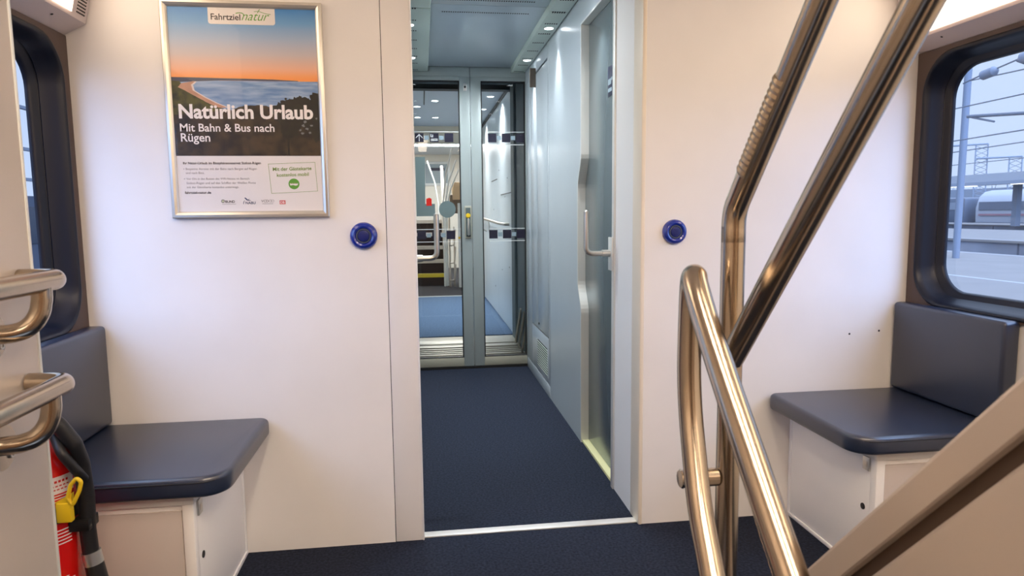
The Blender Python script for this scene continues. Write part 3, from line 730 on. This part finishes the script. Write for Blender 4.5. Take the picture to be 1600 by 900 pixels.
# --- corner bench seats
def bench(side, label):
    X = XR if side > 0 else XL; s = -side                  # s points into the coach
    t = thing('bench_seat', label, 'seat', (X+s*.3, 2.05, 0), 'dark upholstered corner seats on white boxes')
    xf = X+s*.453                                           # front face of the box
    yn = 1.815
    def f(b):
        b.box((X+s*.002, yn+.012, .0), (xf-s*.004, 2.304, .392), 'box_white', .002)
        b.box((xf-s*.03, yn+.002, .0), (xf, yn+.03, .392), 'box_white', .004)                 # corner post
        b.box((X+s*.002, yn, .388), (xf+s*.003, 2.304, .4215), 'box_white', .006)             # lid
        b.box((xf-s*.012, yn+.03, .012), (xf-s*.001, 2.303, .385), 'box_white', .001)
        b.box((xf-s*.004, yn+.01, .0), (xf+s*.004, 2.303, .014), 'box_white', .002)
        b.box((xf-s*.003, 2.288, .014), (xf+s*.0025, 2.304, .385), 'box_white', .001)
    bx_ = one(f, 'storage_box', t)
    one(lambda b: b.box((X+s*.01, yn+.006, .03), (xf-s*.032, yn+.013, .372), 'box_panel', .001), 'end_panel', bx_)
    one(lambda b: (b.box((xf-s*.001, yn+.030, .345), (xf+s*.005, yn+.062, .388), 'aluminium', .0015), b.box((xf+s*.004, yn+.038, .357), (xf+s*.0062, yn+.054, .374), 'steel_cool', .001)), 'latch', bx_)
    one(lambda b: b.lathe([(0, 0), (.010, 0), (.010, .002), (.007, .003), (0, .003)], (xf-s*.001, yn+.058, .222), (s, 0, 0), 'hole', 16), 'keyhole', bx_)
    # cushion
    xa, xb, ya, yb = X+s*.002, X+s*.553, 1.772, 2.300
    pts = [(xa, yb), (xa, ya)]
    R1, R2 = .075, .035
    for i in range(11):
        a = PI/2*i/10; pts.append((xb-s*(R1-R1*math.sin(a)), ya+R1-R1*math.cos(a)))
    for i in range(9):
        a = PI/2*i/8; pts.append((xb-s*(R2-R2*math.cos(a)), yb-R2+R2*math.sin(a)))
    def f(b):
        tb = bmesh.new(); n = len(pts)
        A = [tb.verts.new((p[0], p[1], .4225)) for p in pts]; Cc = [tb.verts.new((p[0], p[1], .479)) for p in pts]
        tb.faces.new(A); tb.faces.new(Cc[::-1])
        for i in range(n): tb.faces.new((A[i], Cc[i], Cc[(i+1) % n], A[(i+1) % n]))
        bmesh.ops.recalc_face_normals(tb, faces=list(tb.faces))
        caps = [e for e in tb.edges if (e.verts[0] in Cc and e.verts[1] in Cc)]
        bmesh.ops.bevel(tb, geom=caps, offset=.014, segments=4, profile=.5, affect='EDGES')
        bot = [e for e in tb.edges if all(v.co.z < .4226 for v in e.verts) and len(e.link_faces) == 2]
        bmesh.ops.bevel(tb, geom=bot, offset=.012, segments=3, profile=.5, affect='EDGES')
        b.merge(tb, 'leather')
    cu = one(f, 'seat_cushion', t, 50)
    def f(b):
        loop = [(p[0]-s*0.0, p[1], .4655) for p in pts[1:]]
        b.tube([(x+(-s*.0035 if abs(x-xb) < .07 else 0), yy, z) for x, yy, z in loop], .0022, 'leather_seam', n=8)
    one(f, 'piping', cu)
    def f(b): b.box((X+s*.001, 1.808, .481), (X+s*.059, 2.300, .806), 'leather', .013, 4)
    one(f, 'backrest', t, 50)
bench(-1, 'dark upholstered corner seat on a white box under the left window')
bench(1, 'dark upholstered corner seat on a white box under the right window')

# --- fire extinguisher behind the left panel
ex = thing('fire_extinguisher', 'red fire extinguisher with black hose and yellow strap by the left seat', 'fire extinguisher', (-.905, 1.65, 0))
cx, cy, R = -.903, 1.65, .080
one(lambda b: b.lathe([(0, .015), (.070, .015), (R, .03), (R, .575), (.074, .605), (.055, .632), (.030, .648), (.022, .655), (.022, .668), (0, .668)], (cx, cy, 0), (0, 0, 1), 'red_paint', 40), 'cylinder', ex)
def wrap(b, z0, z1, a0, a1, mat, r=R+.0008, n=14):
    b_pts = [(cx+r*math.cos(math.radians(a0+(a1-a0)*i/n)), cy+r*math.sin(math.radians(a0+(a1-a0)*i/n))) for i in range(n+1)]
    for p, q in zip(b_pts[:-1], b_pts[1:]): b.poly([(p[0], p[1], z0), (q[0], q[1], z0), (q[0], q[1], z1), (p[0], p[1], z1)], mat)
def red_print(b, rows):
    r2 = R+.0014
    for z, a0, a1 in rows:
        k = a0
        while k < a1: wrap(b, z, z+.0055 if z > .55 else z+.003, k, k+4, 'label_red', r2, 2); k += 6
def f(b):
    wrap(b, .525, .565, -150, -8, 'label_white'); red_print(b, ((.551, -95, -20), (.542, -70, -16), (.534, -62, -20)))
one(f, 'name_label', ex)
def f(b):
    for i in range(3): wrap(b, .506+.0065*i, .5085+.0065*i, -75, -22, 'label_white')
one(f, 'upper_print', ex)
def f(b):
    for i in range(5): wrap(b, .405+.008*i, .4078+.008*i, -120+(i % 2)*6, -20, 'label_white')
one(f, 'middle_print', ex)
def f(b):
    for i in range(4): wrap(b, .300+.008*i, .3025+.008*i, -120, -20-(i % 2)*10, 'label_white')
    wrap(b, .275, .290, -150, -10, 'label_white')
    for i in range(3): wrap(b, .257+.0065*i, .260+.0065*i, -130, -16, 'label_white')
one(f, 'lower_print', ex)
def f(b): wrap(b, .205, .250, -150, -12, 'label_white'); red_print(b, ((.232, -95, -70), (.221, -80, -45), (.212, -80, -30)))
one(f, 'inspection_label', ex)
def f(b): b.tube([(cx, cy, .66), (cx, cy, .70)], .022, 'black_plastic'); b.box((cx-.02, cy-.10, .695), (cx+.02, cy+.05, .712), 'black_plastic', .004); b.box((cx-.015, cy-.11, .725), (cx+.015, cy+.05, .737), 'black_plastic', .004); b.box((cx-.015, cy+.03, .70), (cx+.015, cy+.05, .737), 'black_plastic')
one(f, 'valve', ex)
def f(b):
    b.tube([(cx, cy-.01, .69), (cx+.05, cy-.05, .712), (-.825, 1.60, .690), (-.800, 1.61, .640), (-.797, 1.63, .585), (-.797, 1.64, .50), (-.800, 1.64, .42), (-.797, 1.64, .35)], .0175, 'hose_black', .04, n=14)
    b.tube([(cx+.02, cy, .675), (cx+.055, cy-.03, .668), (-.815, 1.585, .625), (-.792, 1.60, .575), (-.790, 1.62, .55)], .011, 'hose_black', .03, n=12)
one(f, 'hose', ex)
def f(b): b.tube([(-.797, 1.64, .365), (-.792, 1.64, .335)], .021, 'aluminium', n=16); b.tube([(-.792, 1.64, .336), (-.783, 1.64, .26), (-.780, 1.64, .16)], [.020, .024, .030], 'hose_black', n=16)
one(f, 'nozzle', ex)
def f(b): b.lathe([(R+.0002, .455), (R+.004, .457), (R+.004, .492), (R+.0002, .494)], (cx, cy, 0), (0, 0, 1), 'black_plastic', 40); b.box((-.830, 1.615, .425), (-.785, 1.665, .452), 'black_plastic', .003)
one(f, 'strap', ex)
def f(b):
    b.box((-.838, 1.585, .462), (-.806, 1.602, .508), 'yellow', .003)
    b.prism([(-.842, .508), (-.806, .508), (-.803, .530), (-.815, .522)], 'y', 1.588, 1.600, 'yellow')
    b.tube([(-.812, 1.588, .520), (-.803, 1.588, .500), (-.786, 1.588, .535), (-.780, 1.588, .556), (-.790, 1.588, .566), (-.803, 1.588, .550), (-.812, 1.588, .520)], .0045, 'yellow', .01, n=10)
one(f, 'buckle', ex)
def f(b):
    b.box((-.835, 1.588, .268), (-.808, 1.603, .318), 'yellow', .003); b.box((-.840, 1.588, .306), (-.802, 1.602, .318), 'yellow', .003)
one(f, 'buckle', ex)

# --- near partition panel on the left with two handrails
pp = thing('partition_panel', 'tall tan panel edge at the far left of the view, beside the stairs', 'partition', (-.76, .3, 0))
one(lambda b: b.box((-.775, -1.6, -.9), (-.733, 1.378, 2.19), 'partition_tan', .003), 'panel', pp)
one(lambda b: b.box((-.777, 1.377, -.9), (-.7315, 1.386, 2.19), 'alu_trim', .003), 'edge_strip', pp)
def wall_rail(label, z, zf):
    t = thing('wall_handrail', label, 'handrail', (-.66, 1.0, z), 'steel handrails on the tan panel')
    xr = -.662
    one(lambda b: b.tube([(-.731, 1.335, z), (xr, 1.335, z), (xr, .0, z), (-.731, .0, z)], .019, 'steel', .035, n=24, fseg=10), 'rail', t)
    one(lambda b: b.tube([(xr, 1.270, z-.008), (xr, 1.269, z-.030), (xr-.003, 1.266, z-.052), (xr-.011, 1.260, z-.070), (xr-.024, 1.252, z-.082), (xr-.042, 1.242, z-.086), (-.745, 1.222, z-.085)], .0163, 'steel', .05, n=20, fseg=6), 'bracket', t)
    one(lambda b: (b.lathe([(0, 0), (.040, 0), (.040, .004), (0, .005)], (-.7328, 1.238, z-.090), (1, 0, 0), 'steel', 32), b.lathe([(0, .005), (.007, .005), (.007, .008), (.003, .008), (.003, .006), (0, .006)], (-.7328, 1.257, z-.108), (1, 0, 0), 'steel_cool', 16)), 'flange', t)
wall_rail('upper steel handrail with rounded end on the tan left panel', 1.040, .98)
wall_rail('lower steel handrail bending into the tan left panel above the extinguisher', .846, .74)

# --- stair handrail post on the right
sh = thing('stair_handrail', 'steel post with two sloping rails rising to the upper right', 'handrail', (.498, 1.032, 0))
px_, py_ = .498, 1.034
one(lambda b: b.tube([(px_, py_, 0), (px_, py_, 1.13)], .0190, 'steel', n=28), 'post', sh)
one(lambda b: b.lathe([(.019, 0), (.0225, 0), (.0225, .006), (.021, .012), (.0195, .012)], (px_, py_, 0), (0, 0, 1), 'steel', 32), 'floor_flange', sh)
up_ = one(lambda b: b.tube([(px_, py_, 1.10), (px_, py_, 1.150), (px_, .42, 1.858)], .0190, 'steel', .10, n=28, fseg=12), 'upper_rail', sh)
one(lambda b: b.tube([(px_, py_, .905), (px_, .25, 1.790)], .0195, 'steel', n=28), 'lower_rail', sh)
def f(b):
    a, c = Vector((px_, .985, 1.207)), Vector((px_, .880, 1.328)); d = (c-a); L_ = d.length; d.normalize(); nn = 16
    side = Vector((-1, 0, 0)); up2 = d.cross(side).normalized()
    if up2.z < 0: up2 = -up2
    loops = []
    prof = []
    for k in range(nn):
        for q, h in ((0, .0200), (.5, .0215)): prof.append((L_*(k+q)/nn, h))
    prof.append((L_, .0200))
    for t_, h in prof:
        lp_ = []
        for j in range(9): an = math.radians(-42+84*j/8-0); lp_.append(a+d*t_+h*(math.cos(an)*side+math.sin(an)*up2))
        for j in range(9): an = math.radians(42-84*j/8); lp_.append(a+d*t_+.017*(math.cos(an)*side+math.sin(an)*up2))
        loops.append(lp_)
    b.loft(loops, 'steel_dull', cap0=True, cap1=True)
one(f, 'ribbed_grip', up_, 20)

# --- hairpin rail in front of the post
hp = thing('hairpin_rail', 'steel hairpin handrail loop in front of the post, descending to the viewer', 'handrail', (.41, 1.0, 0))
def f(b):
    up_pts = [(.398, .30, .375), (.400, .66, .735), (.404, .895, .965), (.408, .965, 1.035), (.416, .992, 1.050), (.424, 1.020, 1.035), (.428, 1.034, .985), (.428, 1.036, .90), (.427, 1.026, .835), (.424, 1.003, .776), (.418, .962, .700), (.413, .915, .640), (.408, .86, .583), (.404, .70, .423), (.400, .45, .173), (.398, .30, .023)]
    P = [Vector(p) for p in up_pts]; Q = []
    def cr(a, b_, c, d, t):
        return .5*((2*b_)+(c-a)*t+(2*a-5*b_+4*c-d)*t*t+(3*b_-a-3*c+d)*t**3)
    for i in range(1, len(P)-2):
        for k in range(6): Q.append(cr(P[i-1], P[i], P[i+1], P[i+2], k/6))
    Q = [P[0]]+Q+[P[-2], P[-1]]
    b.tube(Q, .0192, 'steel', n=28)
one(f, 'loop', hp, 60)
one(lambda b: b.tube([(.419, 1.034, .708), (.4788, 1.034, .708)], .0150, 'steel', n=24, dome=False), 'crossbar', hp)
one(lambda b: b.lathe([(0, 0), (.015, 0), (.016, .002), (.014, .005), (0, .006)], (.4195, 1.034, .708), (-1, 0, 0), 'steel', 24), 'end_cap', hp)

# --- stair balustrade (near right)
ba = thing('stair_balustrade', 'sloping tan stair side panel with a groove at the lower right', 'balustrade', (.54, .6, 0))
def f(b):
    x = .523; k = 1.118
    def Zt(yy): return .678+(.8134-yy)*k                     # top edge line
    ya, yb = 1.0, -.15
    top = lambda yy, d: (yy, Zt(yy)-d)
    # cross section offsets perpendicular to the slope (drop below the top edge, x)
    prof = [(.0, x+.045), (.0, x+.010), (.003, x+.003), (.010, x), (.056, x), (.0595, x+.002), (.061, x+.008), (.061, x+.042), (.083, x+.042), (.083, x+.014), (.086, x+.006), (.094, x+.001), (.106, x), (.60, x), (.60, x+.045)]
    b.loft([[(xx, ya, max(0.0, Zt(ya)-d*1.0)) for d, xx in prof], [(xx, yb, Zt(yb)-d*1.0) for d, xx in prof]], 'balustrade_tan', cap0=True, cap1=True)
one(f, 'side_panel', ba, 30)
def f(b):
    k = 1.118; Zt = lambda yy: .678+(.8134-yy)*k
    b.loft([[(xx, ya, Zt(ya)-d) for d, xx in ((.0605, .533), (.0605, .566), (.0835, .566), (.0835, .533))] for ya in (1.0, -.15)], 'groove_shade', cap0=True, cap1=True)  # dark strip laid in the groove to stand for its shadow
one(f, 'groove_shade', ba)
def f(b):
    b.prism([(1.0, 0), (1.0, .06), (-.15, 1.15), (-.15, 0)], 'x', .530, .564, 'balustrade_tan')
one(f, 'base_panel', ba)

# ================================================================== gangway and next coach
def f(b):
    b.box((-.3, 5.02, -.06), (.95, 6.33, -.012), 'gangway_dark')
    for y0, y1, m_ in ((5.05, 5.085, 'gangway_light'), (5.13, 5.16, 'gangway_light'), (5.22, 5.25, 'gangway_light'), (5.31, 5.335, 'gangway_light'), (5.40, 5.415, 'gangway_light'), (5.47, 5.505, 'gangway_light'), (5.55, 5.575, 'gangway_light'), (5.62, 5.65, 'gangway_light'), (5.70, 5.73, 'gangway_light'), (5.79, 5.90, 'gangway_light'), (5.95, 6.28, 'gangway_light')):
        b.box((-.3, y0, -.02), (.84, y1, 0), m_, .002)
struct(one(f, 'floor'), 'ribbed metal gangway floor between the coaches')
def f(b):
    b.box((.826, 5.0, -.05), (.95, 6.25, 2.4), 'bellows'); b.box((.815, 5.0, 0), (.83, 5.03, 2.2), 'alu_trim')
    b.tube([(.826, 5.9, .02), (.826, 5.9, 2.3)], .02, 'bellows', n=10)
    for y_ in (5.35,):
        for i in range(8): b.lathe([(0, 0), (.011, 0), (.011, .008), (0, .008)], (.826, y_, .28+.265*i), (-1, 0, 0), 'bellows_dark', 12)
    for i in range(4): b.tube([(.80, 5.25+.2*i, .01), (.822, 5.05+.2*i, .34)], .012, 'gangway_light', n=8)  # pale bars stand in for reflections of the bellows folds
struct(one(f, 'wall_gangway'), 'dark grey bellows wall of the gangway on the right')
struct(one(lambda b: b.box((-.35, 5.0, -.05), (-.20, 6.3, 2.4), 'bellows'), 'wall_gangway_left'), 'dark grey bellows wall of the gangway on the left')
def f(b):
    b.box((-.4, 5.0, 2.33), (1.0, 6.25, 2.45), 'bellows')
    for i in range(6): b.tube([(-.35, 5.1+.2*i, 2.32), (.9, 5.1+.2*i, 2.32)], .035, 'bellows', n=10)
    b.box((-.4, 6.25, 2.27), (1.0, 6.36, 2.5), 'bellows_dark')
struct(one(f, 'ceiling'), 'dark ribbed gangway ceiling')
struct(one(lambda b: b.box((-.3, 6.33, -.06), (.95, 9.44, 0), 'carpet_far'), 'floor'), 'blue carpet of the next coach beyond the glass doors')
struct(one(lambda b: b.box((-.3, 9.44, -.06), (1.6, 14.5, 0), 'carpet_dark'), 'floor'), 'dark floor of the far vestibule')
struct(one(lambda b: b.box((-.3, 9.43, 0), (.95, 9.47, .008), 'alu_trim'), 'trim_9'), 'pale threshold strip of the far vestibule')
def f(b):
    b.box((.850, 6.25, 0), (.95, 9.44, 2.45), 'far_wall')
    for y_, z_ in ((6.7, 1.5), (6.9, 1.32), (7.4, 1.62), (8.0, 1.2), (6.6, .62), (7.2, .55), (7.9, .3), (8.6, .8)): b.lathe([(0, 0), (.006, 0), (.006, .003), (0, .003)], (.850, y_, z_), (-1, 0, 0), 'hole', 8)
    b.box((.846, 6.35, 1.345), (.851, 7.25, 1.353), 'gangway_dark'); b.box((.846, 7.6, 1.53), (.851, 8.2, 1.538), 'gangway_dark')
struct(one(f, 'wall_far_right'), 'white right wall of the next coach')
struct(one(lambda b: b.box((-.35, 6.3, 0), (-.14, 9.44, 2.45), 'far_wall'), 'wall_far_left'), 'white left wall of the next coach')
def f(b):
    b.box((-.35, 6.3, 2.345), (.95, 9.5, 2.45), 'far_ceiling'); b.box((.60, 6.4, 2.338), (.612, 9.4, 2.346), 'gangway_dark'); b.box((.05, 6.4, 2.338), (.062, 7.6, 2.346), 'gangway_dark'); b.box((.835, 6.4, 2.31), (.851, 9.4, 2.346), 'gangway_dark')
struct(one(f, 'ceiling'), 'pale ceiling of the next coach')
struct(one(lambda b: (b.box((-.35, 9.44, 2.11), (.95, 9.5, 2.45), 'far_cream'), b.box((.868, 9.44, 0), (.95, 9.5, 2.2), 'far_cream')), 'wall_far_partition'), 'cream partition header of the far vestibule')
def f(b):
    b.box((-1.2, 14.5, -.1), (1.9, 14.6, 2.6), 'far_pale'); b.box((-1.2, 9.5, 2.4), (1.9, 14.6, 2.5), 'far_ceiling'); b.box((-1.3, 9.46, -.1), (-1.2, 14.6, 2.6), 'far_cream'); b.box((1.8, 9.46, -.1), (1.9, 14.6, 2.6), 'far_pale')
    b.box((-1.3, 9.46, -.1), (-.35, 9.5, 2.5), 'far_cream'); b.box((.95, 9.46, -.1), (1.9, 9.5, 2.5), 'far_cream')
struct(one(f, 'wall_far_back'), 'pale walls and ceiling of the far vestibule')
GF = 'downlights in the ceiling of the next coach'
for x, y_, lab in ((.17, 7.35, 'nearer middle ceiling downlight seen through the left glass leaf'), (.20, 8.60, 'farther middle ceiling downlight seen through the left glass leaf'), (-.02, 7.75, 'nearer left ceiling downlight seen through the left glass leaf'), (-.02, 8.6, 'farther left ceiling downlight seen through the left glass leaf'),
                   (.73, 7.05, 'nearest ceiling downlight seen through the right glass leaf'), (.73, 7.9, 'middle ceiling downlight seen through the right glass leaf'), (.73, 8.75, 'farthest ceiling downlight seen through the right glass leaf')):
    downlight(x, y_, 2.343, lab, GF, FAR_POWER, r=.035, lens='lens_far', real=(y_ != 7.9 and x > .1))
# far stairs
st = thing('staircase', 'dark steps with pale and yellow edges beyond the left glass leaf', 'stairs', (.15, 11.4, 0))
for i in range(5):
    def f(b, i=i):
        y_ = 10.95+.23*i; z_ = .19+.215*i
        b.box((-.16, y_+.01, 0), (.345, y_+.26, z_), 'riser_dark'); b.box((-.16, y_-.005, z_-.055), (.345, y_+.05, z_+.003), 'yellow_edge' if i == 0 else 'tread_edge')
    one(f, 'step', st)
one(lambda b: b.prism([(10.90, 0), (10.90, .9), (12.1, 2.0), (12.1, 0)], 'x', .347, .39, 'far_pale'), 'stringer', st)
t = thing('panel_post', 'pale post right of the far stairs', 'post', (.58, 10.6, 0))
one(lambda b: b.box((.560, 10.58, 0), (.605, 10.64, 1.32), 'far_wall', .004), 'shaft', t); one(lambda b: b.lathe([(0, 0), (.018, 0), (.018, .01), (0, .012)], (.575, 10.58, .78), (0, -1, 0), 'yellow', 12), 'button', t)
t = thing('panel_cabinet', 'cream wooden cabinet side above the far stair railing', 'cabinet', (.60, 11.0, 0))
one(lambda b: b.box((.46, 11.0, 1.16), (.80, 11.3, 1.46), 'seat_shell', .01), 'lower_box', t); one(lambda b: b.box((.50, 10.97, 1.38), (.80, 11.25, 1.66), 'wood_cream', .01), 'upper_box', t); one(lambda b: b.box((.60, 11.05, 0), (.80, 11.25, 1.2), 'far_pale'), 'plinth', t)
GR = 'curved pale railings of the far stairs'
for k, (x0, z0, x1, z1, yy, lab) in enumerate(((.345, 1.10, .50, 2.18, 10.80, 'tallest curved pale railing beyond the glass doors'), (.375, 1.05, .56, 2.00, 10.84, 'middle curved pale railing beyond the glass doors'), (.40, 1.0, .60, 1.85, 10.88, 'shortest curved pale railing beyond the glass doors'), (.30, 1.1, .12, 2.1, 12.3, 'far left curved pale railing above the steps'))):
    def f(b): b.tube([(x0, yy, 0 if k < 3 else .9), (x0, yy, z0+.25), (x0+(x1-x0)*.3, yy, z0+.62*(z1-z0)), (x1, yy, z1)], .013, 'far_wall', .5, n=10)
    tag(one(f, 'curved_railing'), lab, 'railing', GR)
def f(b):
    for i in range(3): b.tube([(.42, 10.7, .1+.28*i), (.50, 10.7, .1+.28*i), (.52, 10.7, .36+.28*i)], .012, 'steel_cool', .04, n=10)
    b.tube([(.43, 10.72, 0), (.43, 10.72, 1.1)], .014, 'steel_cool', n=10); b.tube([(.50, 10.72, 0), (.50, 10.72, .95)], .01, 'steel_cool', n=10)
tag(one(f, 'stair_gate'), 'small steel railing beside the far pale post', 'railing')
t = thing('handrail', 'steel grab rail on the white wall beyond the right glass leaf', 'handrail', (.84, 8.0, 1.05))
one(lambda b: b.tube([(.845, 6.55, 1.045), (.800, 6.55, 1.045), (.800, 7.1, 1.05), (.79, 9.3, 1.10)], .016, 'steel_cool', .03, n=12), 'rail', t)
one(lambda b: b.tube([(.79, 8.0, 1.06), (.79, 8.0, .93), (.848, 8.0, .90)], .008, 'steel_cool', .04, n=8), 'bracket', t); one(lambda b: b.tube([(.79, 8.9, 1.09), (.79, 8.9, .95), (.848, 8.9, .92)], .008, 'steel_cool', .04, n=8), 'bracket', t)
def f(b): b.box((-.2, 12.0, 2.385), (1.6, 12.6, 2.398), 'lens_far')
t = thing('ceiling_panel_light', 'bright ceiling panel of the far vestibule', 'ceiling lamp', (.3, 12.3, 2.39)); one(lambda b: b.box((-.25, 11.95, 2.39), (1.65, 12.65, 2.402), 'alu_trim'), 'frame', t); one(f, 'diffuser', t)
lamp_area('far_area_lamp', (.5, 12.0, 2.37), (.5, 12.0, 0), 1.6, 1.6, 60, (1, .96, .9))  # area lamp below the far ceiling, shining down
t = thing('far_window', 'small bluish window high at the back of the far vestibule', 'window', (.28, 14.48, 2.0)); one(lambda b: b.box((.05, 14.46, 1.75), (.62, 14.50, 2.25), 'far_wall', .01), 'frame', t); one(lambda b: b.box((.10, 14.45, 1.80), (.57, 14.47, 2.2), 'decal_light'), 'pane', t); one(lambda b: b.box((.2, 14.44, 2.06), (.5, 14.455, 2.12), 'sign_dark'), 'blind', t)

# ================================================================== station outside
def f(b): b.box((2.2, -30, -1.9), (400, 400, -1.6), 'ballast'); b.box((-400, -60, -1.9), (-1.4, 400, -1.6), 'ballast')
struct(one(f, 'ground'), 'pale track bed of the station outside')
def platform(name, x0, x1, label, lines):
    def f(b):
        b.box((x0, -30, -1.6), (x1, 300, -.62), 'concrete_wall'); b.box((x0-.1, -30, -.62), (x1+.1, 300, -.5), 'concrete')
        for xl in lines: b.box((xl, -30, -.5), (xl+.16, 300, -.496), 'platform_line')
        for i in range(60): b.box((x0-.02, -30+5*i, -1.6), (x0, -29.9+5*i, -.62), 'ballast')
    return struct(one(f, name), label)
platform('platform', 2.4, 20.6, 'pale near station platform outside the right window', (13.0, 20.3))
platform('platform', 29.5, 44, 'pale middle station platform behind the near one', (30.0,))
platform('platform', 56, 63, 'farthest station platform in front of the white train', (56.5,))
tag(one(lambda b: b.tube([(17.7, 20.4, -.5), (17.9, 20.55, 9)], .11, 'mast_grey', n=12), 'platform_mast'), 'tall thin grey mast on the platform outside the right window', 'mast')
cn = thing('platform_canopy', 'long pale platform roof with lamps beyond the mast', 'canopy', (52, 60, -.5))
one(lambda b: b.box((50, 20, 3.45), (57, 140, 4.2), 'canopy_pale'), 'roof', cn)
def f(b): b.box((49.9, 20, 3.2), (50.1, 140, 3.5), 'distant_grey')
one(f, 'fascia', cn)
for yy in (40, 54.5, 70): one(lambda b: b.box((53, yy, -.5), (53.5, yy+.5, 3.5), 'distant_grey'), 'column', cn)
for yy in (42, 49, 56, 63, 70): one(lambda b: b.box((50.05, yy, 3.15), (50.35, yy+3.2, 3.26), 'lamp_strip'), 'lamp', cn)
tr = thing('train', 'white high speed train standing behind the platform roof', 'train', (68, 70, -1.6))
def f(b):
    prof = [(66.6, -1.0), (66.5, .4), (66.5, 1.2), (66.9, 2.5), (67.6, 3.1), (68.5, 3.3), (69.4, 3.1), (70, -1.0)]
    b.prism(prof, 'y', 20, 74, 'train_white')
one(f, 'body', tr); one(lambda b: b.box((66.40, 20, .95), (66.9, 73.5, 1.9), 'train_dark'), 'window_band', tr); one(lambda b: b.box((66.42, 20, .28), (66.6, 73.5, .5), 'train_red'), 'stripe', tr); one(lambda b: b.box((66.45, 20, -1.0), (69.8, 74, -.5), 'train_dark'), 'underframe', tr)
t2 = thing('train', 'dark train end at the edge of the right window view', 'train', (67, 90, -1.6))
one(lambda b: b.box((66.3, 75.5, -1.0), (69.5, 110, 2.5), 'train_dark', .3), 'body', t2); one(lambda b: b.box((66.25, 76.5, 1.0), (66.4, 108, 1.9), 'distant_grey'), 'window_band', t2)
GL = 'distant lattice towers'
for x, y_, h, lab in ((70, 78.5, 9.2, 'distant lattice tower nearer the mast'), (72, 75.5, 7.4, 'distant lattice tower at the right edge of the window')):
    def f(b):
        for sx in (0, .9): b.tube([(x+sx, y_-sx, -1.6), (x+sx, y_-sx, h)], .08, 'distant_grey', n=6)
        z_ = 0
        while z_ < h-.6: b.tube([(x, y_, z_), (x+.9, y_-.9, z_+.6)], .04, 'distant_grey', n=5); b.tube([(x+.9, y_-.9, z_), (x, y_, z_+.6)], .04, 'distant_grey', n=5); z_ += .6
        b.tube([(x-2.4, y_+2.4, h), (x+.9, y_-.9, h)], .12, 'distant_grey', n=6)
    tag(one(f, 'lattice_tower'), lab, 'mast', GL)
def f(b):
    for i in range(90):
        a = random.uniform(40, 130); zz = random.uniform(3.5, 5.4); xx = 78+random.uniform(0, 3)
        b.tube([(xx, a, zz-2), (xx+random.uniform(-.4, .4), a+random.uniform(-.8, .8), zz+random.uniform(0, .7))], .05, 'distant_grey', n=4)
    b.box((78, 40, -1.6), (82, 140, 3.9), 'distant_grey')
o = one(f, 'treeline'); o['kind'] = 'stuff'; tag(o, 'hazy bare trees on the horizon behind the train', 'trees')
def wire(label, a, c, sag, r=.012):
    a = Vector(a); c = Vector(c)
    def f(b): b.tube([a.lerp(c, i/12)+Vector((0, 0, -sag*4*(i/12)*(1-i/12))) for i in range(13)], r, 'wire', n=5)
    tag(one(f, 'overhead_wire'), label, 'wire', 'overhead line wires outside the right window')
wire('overhead wire running just above the cantilever arm', (10.2, 12.2, 3.05), (10.2, 2.0, 3.20), .0)
wire('overhead contact wire crossing below the cantilever arm', (10.2, 13.2, 2.42), (10.2, 2.0, 2.62), .0)
wire('overhead wire highest in the window view', (10.2, 11.8, 3.52), (10.2, 2.0, 3.62), .1)
wire('overhead wire just above the distant towers', (30, 36, 4.3), (30, 8, 5.0), .0, .03)
wire('fine overhead wire below the towers', (40, 48, 4.4), (40, 15, 4.7), .0, .03)
cv = thing('catenary_arm', 'grey overhead line cantilever with insulators beside the mast', 'overhead line arm', (10, 11, 2.8))
one(lambda b: (b.tube([(10, 11.45, 2.83), (10, 9.2, 2.62)], .03, 'wire', n=8), b.tube([(10, 11.35, 2.80), (10, 10.85, 2.66)], .018, 'wire', n=6), b.tube([(10, 10.45, 3.62), (10, 9.0, 2.90)], .035, 'wire', n=8)), 'tube', cv)
one(lambda b: b.lathe([(0, 0), (.04, .02), (.085, .06), (.085, .30), (.04, .36), (0, .38)], (10, 11.22, 3.50), (0, -.98, .12), 'mast_grey', 12), 'insulator', cv)
one(lambda b: b.lathe([(0, 0), (.04, .02), (.095, .06), (.095, .34), (.04, .42), (0, .44)], (10, 10.42, 3.62), (0, -.98, .12), 'mast_grey', 12), 'insulator', cv)
one(lambda b: b.tube([(10, 11.6, 3.45), (10, 11.2, 3.52), (10, 10.4, 3.64), (10, 9.0, 3.8)], .014, 'wire', n=6), 'hanger_wire', cv)
bd = thing('station_building', 'grey blue building with tall windows outside the left window', 'building', (-18, 30, -1.6))
one(lambda b: b.box((-26, 18, -1.6), (-18, 90, 2.2), 'facade'), 'wall', bd)
def f(b):
    for i in range(24): b.box((-18.3, 20+2.6*i, 2.2), (-18.1, 20.16+2.6*i, 9.5), 'mast_grey')
    for z_ in (2.9, 4.3, 6.2, 9.4): b.box((-18.3, 18, z_), (-18.1, 84, z_+.14), 'mast_grey')
one(f, 'roof_frame', bd)
for i in range(9): one(lambda b: b.box((-18.1, 20+3.2*i, .0), (-17.95, 22+3.2*i, 1.7), 'facade_pane'), 'window', bd)
